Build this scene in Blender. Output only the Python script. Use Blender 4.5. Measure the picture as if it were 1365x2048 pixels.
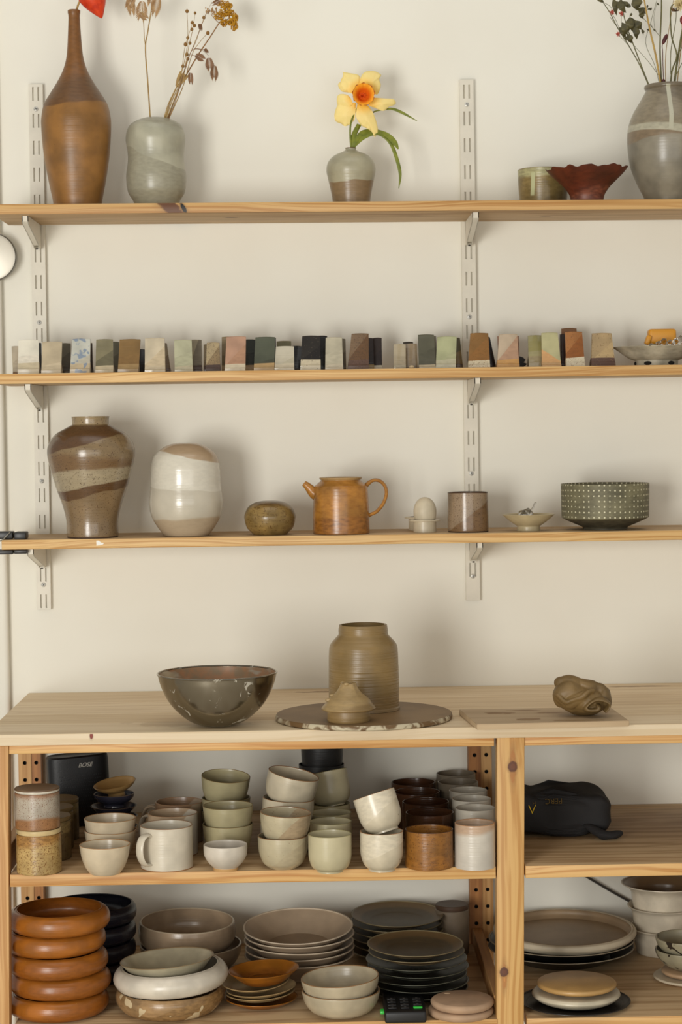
import bpy, bmesh, math, random
from mathutils import Vector, Matrix, noise

for o in list(bpy.data.objects):
    bpy.data.objects.remove(o)
SC = bpy.context.scene
COL = SC.collection
random.seed(7)

# ---------------------------------------------------------------- camera
W, H = 1365, 2048
F = 4028.0                       # focal length in pixels of the 1365 x 2048 frame
CAM = Vector((0.0, -3.8, 1.40))
ROLL = math.radians(-0.80)


def _orient():
    v = Matrix.Rotation(ROLL, 3, 'Z') @ Vector(((622 - W / 2) / F, -(854 - H / 2) / F, -1))
    a, b = v.x, v.y
    p = math.atan(b)
    yaw = -math.atan(a * math.cos(p))
    return Matrix.Rotation(-yaw, 3, 'Z') @ Matrix.Rotation(math.pi / 2 - p, 3, 'X') @ Matrix.Rotation(ROLL, 3, 'Z')


ROT = _orient()
cam_data = bpy.data.cameras.new('camera')
cam = bpy.data.objects.new('camera', cam_data)
COL.objects.link(cam)
cam.matrix_world = Matrix.Translation(CAM) @ ROT.to_4x4()
cam_data.sensor_fit = 'VERTICAL'
cam_data.sensor_height = 36
cam_data.lens = F / H * 36
cam_data.clip_start = 0.05
cam_data.dof.use_dof = True
cam_data.dof.focus_distance = 3.42
cam_data.dof.aperture_fstop = 4.5
SC.camera = cam

# ---------------------------------------------------------------- light
SC.view_settings.view_transform = 'Standard'
SC.view_settings.look = 'None'
SC.view_settings.gamma = 1
SC.view_settings.use_curve_mapping = False
SC.view_settings.exposure = -0.12
world = bpy.data.worlds.new('room_light')
SC.world = world
world.use_nodes = True
world.node_tree.nodes['Background'].inputs[0].default_value = (1.0, 0.965, 0.90, 1)
world.node_tree.nodes['Background'].inputs[1].default_value = 0.42


def window_light(name, loc, target, w, h, power, color):  # rectangular area lamp, for the window and the two added fills
    d = bpy.data.lights.new(name, 'AREA')
    d.shape = 'RECTANGLE'
    d.size, d.size_y = w, h
    d.energy = power
    d.color = color
    o = bpy.data.objects.new(name, d)
    COL.objects.link(o)
    o.location = loc
    o.rotation_euler = (Vector(target) - Vector(loc)).to_track_quat('-Z', 'Y').to_euler()
    return o


window_light('window_light', (-1.60, -4.40, 1.08), (0.0, 0.0, 1.0), 1.1, 1.5, 102, (1.0, 0.985, 0.94))
window_light('added_front_fill', (0.75, -5.2, 1.25), (0.15, 0.0, 0.95), 3.2, 1.7, 38, (1.0, 0.98, 0.925))  # broad fill added behind the camera to soften the shadows
window_light('added_top_fill', (0.1, -2.0, 5.0), (0.1, -0.5, 0.9), 3.4, 2.2, 25, (1.0, 0.985, 0.94))  # overhead fill lamp, added only to brighten the worktop


# ---------------------------------------------------------------- pixel -> place
def ray(px, py):
    return (ROT @ Vector(((px - W / 2) / F, -(py - H / 2) / F, -1))).normalized()


def P(px, py, Y):
    d = ray(px, py)
    return CAM + d * ((Y - CAM.y) / d.y)


def on(px, py, z):
    d = ray(px, py)
    return CAM + d * ((z - CAM.z) / d.z)


def proj(p):
    v = ROT.transposed() @ (Vector(p) - CAM)
    return (W / 2 + F * v.x / -v.z, H / 2 - F * v.y / -v.z)


def U(Y):
    return (Y - CAM.y) / F


Z_COUNTER, Z_MID, Z_BOT = 0.905, 0.674, 0.420
SHELF_FRONT, SHELF_BACK = -0.207, -0.014
_edge = {1: (408.5, 397.6), 2: (747.8, 729.2), 3: (1080.5, 1060.6)}
SHELF = {}
for _i, (_a, _b) in _edge.items():
    pa, pb = P(0, _a, SHELF_FRONT), P(1365, _b, SHELF_FRONT)
    SHELF[_i] = (pa.x, pa.z, (pb.z - pa.z) / (pb.x - pa.x))


def shelf_z(i, x):
    x0, z0, m = SHELF[i]
    return z0 + m * (x - x0)


# ---------------------------------------------------------------- object helpers
def tag(o, label=None, cat=None, group=None, kind=None):
    if label: o['label'] = label
    if cat: o['category'] = cat
    if group: o['group'] = group
    if kind: o['kind'] = kind
    return o


def thing(name, label, cat, loc, group=None):
    o = bpy.data.objects.new(name, None)
    COL.objects.link(o)
    o.empty_display_size = 0.02
    o.location = loc
    return tag(o, label, cat, group)


def link(name, bm, mat, parent=None, loc=None, rot=None, smooth=True, sharp=0.6):
    """bmesh -> one mesh object"""
    bmesh.ops.recalc_face_normals(bm, faces=bm.faces[:])
    if smooth:
        for f in bm.faces: f.smooth = True
        for e in bm.edges:
            if len(e.link_faces) == 2:
                e.smooth = e.calc_face_angle(0) < sharp
    me = bpy.data.meshes.new(name)
    bm.to_mesh(me)
    bm.free()
    for m in (mat if isinstance(mat, (list, tuple)) else [mat]):
        me.materials.append(m)
    o = bpy.data.objects.new(name, me)
    COL.objects.link(o)
    if loc is not None: o.location = loc
    if rot is not None: o.rotation_euler = rot
    if parent is not None: o.parent = parent
    return o


def box(bm, x0, x1, y0, y1, z0, z1, mi=0):
    v = [bm.verts.new((x, y, z)) for x in (x0, x1) for y in (y0, y1) for z in (z0, z1)]
    fs = []
    for idx in ((0, 1, 3, 2), (4, 6, 7, 5), (0, 4, 5, 1), (2, 3, 7, 6), (0, 2, 6, 4), (1, 5, 7, 3)):
        f = bm.faces.new([v[i] for i in idx]); f.material_index = mi; fs.append(f)
    return v, fs


def bevel_box(bm, x0, x1, y0, y1, z0, z1, b=0.001, seg=2):
    tmp = bmesh.new()
    box(tmp, x0, x1, y0, y1, z0, z1)
    bmesh.ops.recalc_face_normals(tmp, faces=tmp.faces[:])
    bmesh.ops.bevel(tmp, geom=tmp.edges[:], offset=b, segments=seg, affect='EDGES', profile=0.5)
    merge(bm, tmp)


def merge(bm, tmp, mat=None):
    vm = {v: bm.verts.new(mat @ v.co if mat else v.co) for v in tmp.verts}
    for f in tmp.faces:
        try:
            g = bm.faces.new([vm[v] for v in f.verts]); g.material_index = f.material_index
        except ValueError:
            pass
    tmp.free()


def spline(pts, n=6):
    """Catmull-Rom through 2-D/3-D points; a repeated point makes a corner"""
    out = []
    L = len(pts)
    V = [Vector(p) for p in pts]
    for i in range(L - 1):
        p0, p1, p2, p3 = V[max(i - 1, 0)], V[i], V[i + 1], V[min(i + 2, L - 1)]
        if (p1 - p2).length < 1e-9:
            continue
        for k in range(n):
            t = k / n
            out.append(0.5 * ((2 * p1) + (p2 - p0) * t + (2 * p0 - 5 * p1 + 4 * p2 - p3) * t * t
                              + (3 * p1 - p0 - 3 * p2 + p3) * t ** 3))
    out.append(V[-1])
    return out


def lathe(bm, prof, seg=56, fn=None):
    """revolve [(r, z)...]; r ~ 0 closes on the axis"""
    rings = []
    for r, z in prof:
        if r < 1e-6:
            rings.append([bm.verts.new((0, 0, z))])
        else:
            ring = []
            for k in range(seg):
                a = 2 * math.pi * k / seg
                rr, zz = (r, z) if fn is None else fn(r, z, a)
                ring.append(bm.verts.new((rr * math.cos(a), rr * math.sin(a), zz)))
            rings.append(ring)
    for A, B in zip(rings, rings[1:]):
        if len(A) == 1 and len(B) == 1:
            continue
        for k in range(seg):
            k2 = (k + 1) % seg
            if len(A) == 1: bm.faces.new((A[0], B[k], B[k2]))
            elif len(B) == 1: bm.faces.new((A[k], B[0], A[k2]))
            else: bm.faces.new((A[k], B[k], B[k2], A[k2]))


def sweep(bm, path, rad, asp=1.0, n=10, up=None, cap=True):
    """tube along a path; rad = number or list; asp = second radius / first"""
    P_ = [Vector(p) for p in path]
    L = len(P_)
    R = rad if isinstance(rad, (list, tuple)) else [rad] * L
    t0 = (P_[1] - P_[0]).normalized()
    ref = Vector(up) if up else (Vector((0, 1, 0)) if abs(t0.y) < 0.9 else Vector((1, 0, 0)))
    prev = None
    for i in range(L):
        t = (P_[min(i + 1, L - 1)] - P_[max(i - 1, 0)]).normalized()
        b = (ref - t * ref.dot(t))
        if b.length < 1e-6: b = Vector((1, 0, 0))
        b.normalize(); ref = b
        a = t.cross(b)
        ring = [bm.verts.new(P_[i] + a * (R[i] * math.cos(2 * math.pi * k / n)) + b * (R[i] * asp * math.sin(2 * math.pi * k / n)))
                for k in range(n)]
        if prev:
            for k in range(n):
                bm.faces.new((prev[k], prev[(k + 1) % n], ring[(k + 1) % n], ring[k]))
        elif cap:
            bm.faces.new(ring[::-1])
        prev = ring
    if cap: bm.faces.new(prev)


def ball(bm, c, r, sub=2, sc=(1, 1, 1), rot=None):
    tmp = bmesh.new()
    bmesh.ops.create_icosphere(tmp, subdivisions=sub, radius=r)
    m = Matrix.Translation(c) @ (rot.to_4x4() if rot else Matrix.Identity(4)) @ Matrix.Diagonal((*sc, 1))
    merge(bm, tmp, m)


# ---------------------------------------------------------------- materials
def lin(c, k=1.0):
    o = []
    for v in c:
        v = v / 255.0
        o.append(min(1.0, k * (v / 12.92 if v <= 0.04045 else ((v + 0.055) / 1.055) ** 2.4)))
    return (*o, 1.0)


class NT:
    def __init__(s, name):
        s.mat = bpy.data.materials.new(name)
        s.mat.use_nodes = True
        s.t = s.mat.node_tree
        s.bsdf = s.t.nodes['Principled BSDF']
        s.obj = s.n('ShaderNodeTexCoord').outputs['Object']
        sp = s.n('ShaderNodeSeparateXYZ'); s.l(s.obj, sp.inputs[0])
        s.x, s.y, s.z = sp.outputs

    def n(s, t): return s.t.nodes.new(t)

    def l(s, a, b): s.t.links.new(a, b)

    def put(s, v, sock):
        if hasattr(v, 'links'): s.l(v, sock)
        else: sock.default_value = v

    def m(s, op, a, b=0.0, clamp=False):
        n = s.n('ShaderNodeMath'); n.operation = op; n.use_clamp = clamp
        s.put(a, n.inputs[0]); s.put(b, n.inputs[1])
        return n.outputs[0]

    def vec(s, x, y, z):
        n = s.n('ShaderNodeCombineXYZ')
        for i, v in enumerate((x, y, z)): s.put(v, n.inputs[i])
        return n.outputs[0]

    def scale(s, sx, sy, sz, off=(0, 0, 0)):
        n = s.n('ShaderNodeMapping'); s.l(s.obj, n.inputs[0])
        n.inputs['Scale'].default_value = (sx, sy, sz); n.inputs['Location'].default_value = off
        return n.outputs[0]

    def noise(s, vec, scale, detail=2.0, rough=0.5, dist=0.0):
        n = s.n('ShaderNodeTexNoise')
        s.put(vec, n.inputs['Vector'])
        n.inputs['Scale'].default_value = scale; n.inputs['Detail'].default_value = detail
        n.inputs['Roughness'].default_value = rough; n.inputs['Distortion'].default_value = dist
        return n.outputs['Fac']

    def rng(s, v, a, b, c=0.0, d=1.0, smooth=True):
        n = s.n('ShaderNodeMapRange'); n.clamp = True
        if smooth: n.interpolation_type = 'SMOOTHSTEP'
        s.put(v, n.inputs[0])
        for i, q in enumerate((a, b, c, d)): s.put(q, n.inputs[1 + i])
        return n.outputs[0]

    def mix(s, f, a, b, mode='MIX'):
        n = s.n('ShaderNodeMix'); n.data_type = 'RGBA'; n.blend_type = mode
        s.put(f, n.inputs[0]); s.put(a, n.inputs[6]); s.put(b, n.inputs[7])
        return n.outputs[2]

    def bump(s, h, strength, dist):
        n = s.n('ShaderNodeBump'); n.inputs['Strength'].default_value = strength
        n.inputs['Distance'].default_value = dist
        s.l(h, n.inputs['Height'])
        if s.bsdf.inputs['Normal'].links:
            s.l(s.bsdf.inputs['Normal'].links[0].from_socket, n.inputs['Normal'])
        s.l(n.outputs[0], s.bsdf.inputs['Normal'])


def plain(name, c, rough=0.5, metal=0.0, **kw):
    n = NT(name)
    n.bsdf.inputs['Base Color'].default_value = lin(c)
    n.bsdf.inputs['Roughness'].default_value = rough
    n.bsdf.inputs['Metallic'].default_value = metal
    for k, v in kw.items():
        n.bsdf.inputs[k.replace('_', ' ')].default_value = v
    f = n.noise(n.obj, 35, 3)
    n.l(n.mix(n.rng(f, 0.3, 0.7, 0, 0.25), lin(c), lin([v * 0.86 for v in c])), n.bsdf.inputs['Base Color'])
    return n.mat


def glaze(name, base, rough=0.32, zones=(), speck=None, ring=0.25, mottle=0.14, rim=None, foot=None, ztop=None,
          metal=0.0, drips=(), grid=None, seed=0.0, spec=0.5, brush=None):
    """ceramic: dip bands, iron specks, throwing rings.  lengths in metres, object space.
    zones: (colour, z, slope, wobble, 'below'|'above', softness)"""
    n = NT(name)
    n.bsdf.inputs['Specular IOR Level'].default_value = spec
    c = lin(base)
    v = n.scale(1, 1, 1, (seed, seed * 0.7, seed * 0.3))
    big = n.noise(v, 22, 3)
    fine = n.noise(n.scale(1, 1, 2.4, (seed, 0, 0)), 80, 3)
    cc = n.mix(n.rng(big, 0.3, 0.72), c, lin([q * (1 - mottle) for q in base]))
    wob = n.m('SUBTRACT', n.noise(v, 16, 1.5), 0.5)
    for (zc, z0, sl, amp, side, soft) in zones:
        t = n.m('ADD', n.m('MULTIPLY', n.x, -sl), n.m('MULTIPLY', wob, -2 * amp))
        t = n.m('ADD', n.z, t)
        mk = n.rng(t, z0 - soft, z0 + soft) if side == 'above' else n.rng(t, z0 - soft, z0 + soft, 1.0, 0.0)
        col2 = n.mix(n.rng(fine, 0.3, 0.75), lin(zc), lin([q * (1 - mottle * .55) for q in zc]))
        cc = n.mix(mk, cc, col2)
    cc = n.mix(n.rng(fine, 0.35, 0.8, 0, 0.35), cc, lin([q * 0.8 for q in base]), 'MULTIPLY') if mottle > 0.2 else cc
    for (dc, x0, wd, za, zb) in drips:
        a = n.m('ABSOLUTE', n.m('SUBTRACT', n.m('ADD', n.x, n.m('MULTIPLY', wob, 0.006)), x0))
        mk = n.rng(a, wd * 0.75, wd, 1.0, 0.0)
        mk = n.m('MULTIPLY', mk, n.m('MULTIPLY', n.rng(n.z, za - .002, za + .002), n.rng(n.z, zb - .002, zb + .002, 1.0, 0.0)))
        mk = n.m('MULTIPLY', mk, n.m('LESS_THAN', n.y, 0.0))
        cc = n.mix(mk, cc, lin(dc))
    if brush:
        bc, sc_, th = brush
        cc = n.mix(n.rng(n.noise(n.scale(1, 1, 0.6, (seed, 3, 1)), sc_, 2, 0.5, 1.2), th, th + 0.025), cc, lin(bc))
    if rim:
        rc, w = rim
        cc = n.mix(n.rng(n.m('ADD', n.z, n.m('MULTIPLY', wob, w * 1.4)), ztop - w, ztop - w * 0.4), cc, lin(rc))
    if speck:
        sc_col, scl, th = speck
        scl = scl * (1.8 if scl > 130 else 1.4)
        cc = n.mix(n.rng(n.noise(v, scl, 1.5, 0.6), th, th + 0.07, 0, .85), cc, lin(sc_col))
    rg = rough
    if foot:
        fc, h = foot
        mk = n.rng(n.m('ADD', n.z, n.m('MULTIPLY', wob, h * 0.25)), h * 0.9, h * 1.05, 1.0, 0.0)
        cc = n.mix(mk, cc, lin(fc))
        rg = n.rng(mk, 0, 1, rough, 0.8)
    if grid:
        gc, pitch, dot, za, zb = grid     # stitched rows of dots around the wall
        ang = n.m('ARCTAN2', n.y, n.x)
        R = 0.081
        gx = n.m('SUBTRACT', n.m('FRACT', n.m('MULTIPLY', ang, R / pitch)), 0.5)
        gz = n.m('SUBTRACT', n.m('FRACT', n.m('MULTIPLY', n.m('ADD', n.z, n.m('MULTIPLY', wob, 0.004)), 1 / pitch)), 0.5)
        d = n.m('SQRT', n.m('ADD', n.m('MULTIPLY', gx, gx), n.m('MULTIPLY', gz, gz)))
        mk = n.rng(d, dot, dot * 1.25, 1.0, 0.0)
        mk = n.m('MULTIPLY', mk, n.m('MULTIPLY', n.m('GREATER_THAN', n.z, za), n.m('LESS_THAN', n.z, zb)))
        mk = n.m('MULTIPLY', mk, n.rng(n.noise(v, 140, 1), 0.36, 0.48))
        cc = n.mix(mk, cc, lin(gc))
    n.put(cc, n.bsdf.inputs['Base Color'])
    n.put(rg, n.bsdf.inputs['Roughness'])
    n.bsdf.inputs['Metallic'].default_value = metal
    if ring:
        h = n.noise(n.scale(4, 4, 260, (seed, 0, seed)), 1.0, 3)
        n.bump(h, ring, 0.0012)
    n.bump(n.noise(n.obj, 45, 2), 0.15, 0.002)
    return n.mat


def wood(name, light, dark, axis='x', knots=(), rough=0.55, fine=1.0, contrast=1.0, seed=0.0, stains=()):
    n = NT(name)
    k = {'x': (1.5, 110, 230), 'z': (190, 110, 1.5), 'y': (60, 1.1, 60)}[axis]
    warp = {'x': (2.2, 9, 9), 'z': (9, 9, 2.2), 'y': (9, 2.2, 9)}[axis]
    wv = n.noise(n.scale(*warp, (seed, seed, seed)), 1.0, 1.5)
    off = n.m('MULTIPLY', n.m('SUBTRACT', wv, 0.5), 0.05)
    vx, vy, vz = n.x, n.y, n.z
    if axis == 'x': vec = n.vec(vx, n.m('ADD', vy, off), n.m('ADD', vz, off))
    elif axis == 'z': vec = n.vec(n.m('ADD', vx, off), n.m('ADD', vy, off), vz)
    else: vec = n.vec(n.m('ADD', vx, off), vy, n.m('ADD', vz, off))
    mp = n.n('ShaderNodeMapping'); n.l(vec, mp.inputs[0]); mp.inputs['Scale'].default_value = [q * fine for q in k]
    mp.inputs['Location'].default_value = (seed * 3, seed, seed)
    g = n.noise(mp.outputs[0], 1.0, 3.0, 0.55)
    c = n.mix(n.rng(g, 0.40, 0.64, 0, 0.9 * contrast), lin(light), lin(dark))
    broad = n.noise(n.scale(*[q * 0.35 for q in warp], (seed + 4, 0, 0)), 1.0, 2)
    c = n.mix(n.rng(broad, 0.35, 0.7, 0, 0.35), c, lin([q * 0.9 for q in light]), 'MULTIPLY')
    for kn in knots:
        (kx, ky, kz, rx, ry, rz, kc) = kn[:7]
        sk = kn[7] if len(kn) > 7 else 0.0
        dx = n.m('DIVIDE', n.m('SUBTRACT', n.m('ADD', n.x, n.m('MULTIPLY', n.m('SUBTRACT', n.z, kz), sk)), kx), rx)
        dy = n.m('DIVIDE', n.m('SUBTRACT', n.y, ky), ry)
        dz = n.m('DIVIDE', n.m('SUBTRACT', n.z, kz), rz)
        d = n.m('SQRT', n.m('ADD', n.m('ADD', n.m('MULTIPLY', dx, dx), n.m('MULTIPLY', dy, dy)), n.m('MULTIPLY', dz, dz)))
        d = n.m('ADD', d, n.m('MULTIPLY', n.m('SUBTRACT', n.noise(n.obj, 120, 2), 0.5), 0.5))
        c = n.mix(n.rng(d, 0.85, 1.7, 0.45, 0.0), c, lin([q * 0.8 for q in dark]))
        c = n.mix(n.rng(d, 0.75, 1.05, 1.0, 0.0), c, lin(kc))
        c = n.mix(n.rng(d, 0.3, 0.5, 0.6, 0.0), c, lin([min(255, q * 1.18) for q in kc]))
    for (sx, sy, rx, ry, scol, strength) in stains:
        dx = n.m('DIVIDE', n.m('SUBTRACT', n.x, sx), rx)
        dy = n.m('DIVIDE', n.m('SUBTRACT', n.y, sy), ry)
        d = n.m('SQRT', n.m('ADD', n.m('MULTIPLY', dx, dx), n.m('MULTIPLY', dy, dy)))
        d = n.m('ADD', d, n.m('MULTIPLY', n.m('SUBTRACT', n.noise(n.obj, 40, 3), 0.5), 1.6))
        c = n.mix(n.rng(d, 0.75, 1.0, strength, 0.0), c, lin(scol))
    n.l(c, n.bsdf.inputs['Base Color'])
    n.bsdf.inputs['Roughness'].default_value = rough
    n.bump(g, 0.12, 0.001)
    return n.mat


def wall_paint():
    n = NT('wall_paint')
    f = n.noise(n.obj, 3.0, 3)
    c = n.mix(n.rng(f, 0.3, 0.7), lin((236, 233, 221)), lin((232, 228, 215)))
    n.l(c, n.bsdf.inputs['Base Color'])
    n.bsdf.inputs['Roughness'].default_value = 0.85
    n.bump(n.noise(n.obj, 220, 2), 0.05, 0.001)
    return n.mat


M_WALL = wall_paint()
M_WHITE_METAL = plain('white_powder_coat', (222, 216, 200), 0.45)
M_STEEL = plain('zinc_screw', (206, 204, 196), 0.45, 0.55)
M_DARK = plain('dark_recess', (24, 20, 16), 0.9)
M_BLACK = plain('black_plastic', (26, 25, 25), 0.45)

# ================================================================ setting
bm = bmesh.new(); box(bm, -0.72, 2.6, 0.0, 0.12, 0.0, 2.7)
tag(link('wall_back', bm, M_WALL, smooth=False), kind='structure')
bm = bmesh.new(); box(bm, -2.6, 2.6, -5.4, 0.4, -0.05, 0.0)
M_FLOOR = wood('floor_boards', (222, 212, 194), (204, 192, 172), 'y', rough=0.5)
tag(link('floor', bm, M_FLOOR, smooth=False), kind='structure')
xl = P(13, 1100, -0.02).x
bm = bmesh.new(); bevel_box(bm, xl - 0.16, xl, -0.022, -0.001, 0.0, 2.7, 0.009, 4)
tag(link('trim_1', bm, M_WALL), kind='structure')

# ---------------------------------------------------------------- round wall mirror at the left edge
c = P(-13, 515, -0.02)
u = U(-0.02)
mir = thing('wall_mirror', 'round mirror with thin grey rim hung left of the shelves', 'mirror', (c.x, -0.023, c.z))
n = NT('mirror_glass')
n.bsdf.inputs['Metallic'].default_value = 0.35
n.bsdf.inputs['Roughness'].default_value = 0.42
n.bsdf.inputs['Base Color'].default_value = lin((214, 208, 194))
bm = bmesh.new(); lathe(bm, [(0, 0.012), (40 * u, 0.0115), (45.5 * u, 0.010), (45.5 * u, 0.004), (0, 0.004)], 64)
g_ = link('glass', bm, n.mat, mir, rot=(math.pi / 2, 0, 0))
bm = bmesh.new(); lathe(bm, [(45.6 * u, 0.003), (45.6 * u, 0.0125), (47.6 * u, 0.0115), (48 * u, 0), (45.6 * u, 0.0), (45.6 * u, 0.003)], 64)
link('rim', bm, plain('mirror_rim', (120, 116, 106), 0.35, 0.8), mir, rot=(math.pi / 2, 0, 0))
g_.location.y = 0; 
for ch in mir.children: ch.location.y = 0.0

# ---------------------------------------------------------------- slotted uprights
UPW, UPD = 0.0262, 0.0125


def slot_plate(bm, w, d, h, slots, sw, sh, sx):
    xs = [-w / 2, -sx - sw / 2, -sx + sw / 2, sx - sw / 2, sx + sw / 2, w / 2]
    zs = sorted({0.0, h} | {max(0, s - sh / 2) for s in slots} | {min(h, s + sh / 2) for s in slots})
    def inside(xi, zi):
        zc = (zs[zi] + zs[zi + 1]) / 2
        return xi in (1, 3) and any(abs(zc - s) < sh / 2 for s in slots)
    vf = {(i, j): bm.verts.new((x, -d, z)) for i, x in enumerate(xs) for j, z in enumerate(zs)}
    for i in range(5):
        for j in range(len(zs) - 1):
            q = [(i, j), (i + 1, j), (i + 1, j + 1), (i, j + 1)]
            if not inside(i, j):
                bm.faces.new([vf[k] for k in q])
            else:
                b = [bm.verts.new(vf[k].co + Vector((0, 0.0055, 0))) for k in q]
                for a in range(4):
                    bm.faces.new((vf[q[a]], vf[q[(a + 1) % 4]], b[(a + 1) % 4], b[a]))
                bm.faces.new(b)
    # side flanges folded back to the wall, and end lips
    for s in (0, 5):
        col = [vf[(s, j)] for j in range(len(zs))]
        back = [bm.verts.new((v.co.x, 0, v.co.z)) for v in col]
        for j in range(len(zs) - 1):
            bm.faces.new((col[j], col[j + 1], back[j + 1], back[j]))


def screw(parent, z, y, r=0.0045):
    bm = bmesh.new()
    lathe(bm, [(0, 0.0016), (r * .6, 0.0014), (r, 0.0004), (r, 0), (0, 0)], 16)
    for a in (0.4, 0.4 + math.pi / 2):
        tmp = bmesh.new(); box(tmp, -r * .62, r * .62, -r * .1, r * .1, 0.0012, 0.0018, 1)
        merge(bm, tmp, Matrix.Rotation(a, 4, 'Z'))
    link('screw', bm, [M_STEEL, M_DARK], parent, (0, y, z), (math.pi / 2, 0, 0))


UPR = []
for (tx, ty, bx, by, screws, first, lab) in (
        (71, 168, 88, 1219, (217.6, 642, 960, 1169), 187.5, 'white slotted steel wall upright behind the tall brown bottle'),
        (933.5, 159, 947, 1201, (208.5, 631, 944.7, 1152), 187, 'white slotted steel wall upright left of the scalloped bowl')):
    top, bot = P(tx, ty, -UPD), P(bx, by, -UPD)
    h = (top - bot).length
    ang = math.atan2(top.x - bot.x, top.z - bot.z)
    o_slots = []
    ztop = lambda yy: (by - yy) / (by - ty) * h
    if tx < 500: rows = [187.5 + 53.4 * k for k in range(20)]
    else: rows = [183 + 53.1 * k for k in range(20)]
    slots = [ztop(r) for r in rows if ty + 16 < r < by - 14]
    bm = bmesh.new()
    slot_plate(bm, UPW, UPD, h, slots, 0.0029, 0.0255, 0.0049)
    up = link('shelf_upright', bm, M_WHITE_METAL, None, (bot.x, 0, bot.z), (0, ang, 0), sharp=0.5)
    tag(up, lab, 'shelf upright', 'slotted wall uprights')
    for s in screws: screw(up, ztop(s), -UPD)
    UPR.append((bot, top))


def upright_x(i, z):
    b, t = UPR[i]
    return b.x + (t.x - b.x) * (z - b.z) / (t.z - b.z)


# ---------------------------------------------------------------- wall shelves
THK = {1: 0.0178, 2: 0.0180, 3: 0.0172}
xl1 = P(17, 452, SHELF_BACK).x
xl3 = P(3, 1090, SHELF_FRONT).x
WL, WD = (216, 178, 118), (186, 138, 74)
SHELF_SPECS = {
    1: (xl1, 'pine wall shelf with a dark knot on its edge, topmost of three', [(P(343, 415, SHELF_FRONT).x, -0.1, 0, 0.023, 0.2, 0.030, (96, 56, 26), .9),
                                            (P(367, 414, SHELF_FRONT).x, -0.1, 0, 0.0055, 0.2, 0.012, (22, 14, 8), .5)]),
    2: (xl1 - 0.004, 'pine wall shelf carrying the glaze test tiles, middle of three', []),
    3: (xl3, 'pine wall shelf with a white paint chip, lowest of three', []),
}
for i, (x0, lab, knots) in SHELF_SPECS.items():
    X1 = 1.05
    z0, z1 = shelf_z(i, x0), shelf_z(i, X1)
    ang = -math.atan2(z1 - z0, X1 - x0)
    L = math.hypot(X1 - x0, z1 - z0)
    edge_k = [(kx - x0, ky, -THK[i] / 2, rx, ry, rz, kc, sk) for (kx, ky, kz, rx, ry, rz, kc, sk) in knots]
    me = wood('shelf_edge', WL, WD, 'x', edge_k, 0.5, 0.7 + 0.12 * i, 1.1, seed=i * 1.7)
    mt = wood('shelf_face', (205, 175, 132), (168, 134, 92), 'x',
              [(0.42, -0.12, -THK[i], 0.012, 0.004, 0.02, (80, 55, 30)), (0.995, -0.1, -THK[i], 0.010, 0.004, 0.02, (90, 62, 34))] if i == 1 else [],
              0.6, 0.6, 0.9, seed=i * 2.3)
    bm = bmesh.new()
    bevel_box(bm, 0, L, SHELF_FRONT, SHELF_BACK, -THK[i], 0, 0.0012, 2)
    for f in bm.faces:
        f.normal_update()
        if abs(f.normal.z) > 0.8: f.material_index = 1
    sh = link('wall_shelf', bm, [me, mt], None, (x0, 0, z0), (0, ang, 0), sharp=0.5)
    tag(sh, lab, 'shelf', 'pine shelves on the wall')
    if i == 3:   # flake of white paint on the front edge
        cx = P(200, 1086, SHELF_FRONT).x - x0
        bm = bmesh.new()
        pts = [(-7, 6), (-2, 6), (2, 2), (8, 1), (6, -2), (0, -3), (-7, -4)]
        vs = [bm.verts.new((cx + a * 0.00089, SHELF_FRONT - 0.0004, -THK[3] * 0.5 + b * 0.00089)) for a, b in pts]
        vb = [bm.verts.new(v.co + Vector((0, 0.0006, 0))) for v in vs]
        bm.faces.new(vs)
        for k in range(len(vs)): bm.faces.new((vs[k], vs[(k + 1) % 7], vb[(k + 1) % 7], vb[k]))
        tag(link('paint_chip', bm, plain('white_paint', (240, 236, 226), 0.6), sh, smooth=False), 'white paint chip')

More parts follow.
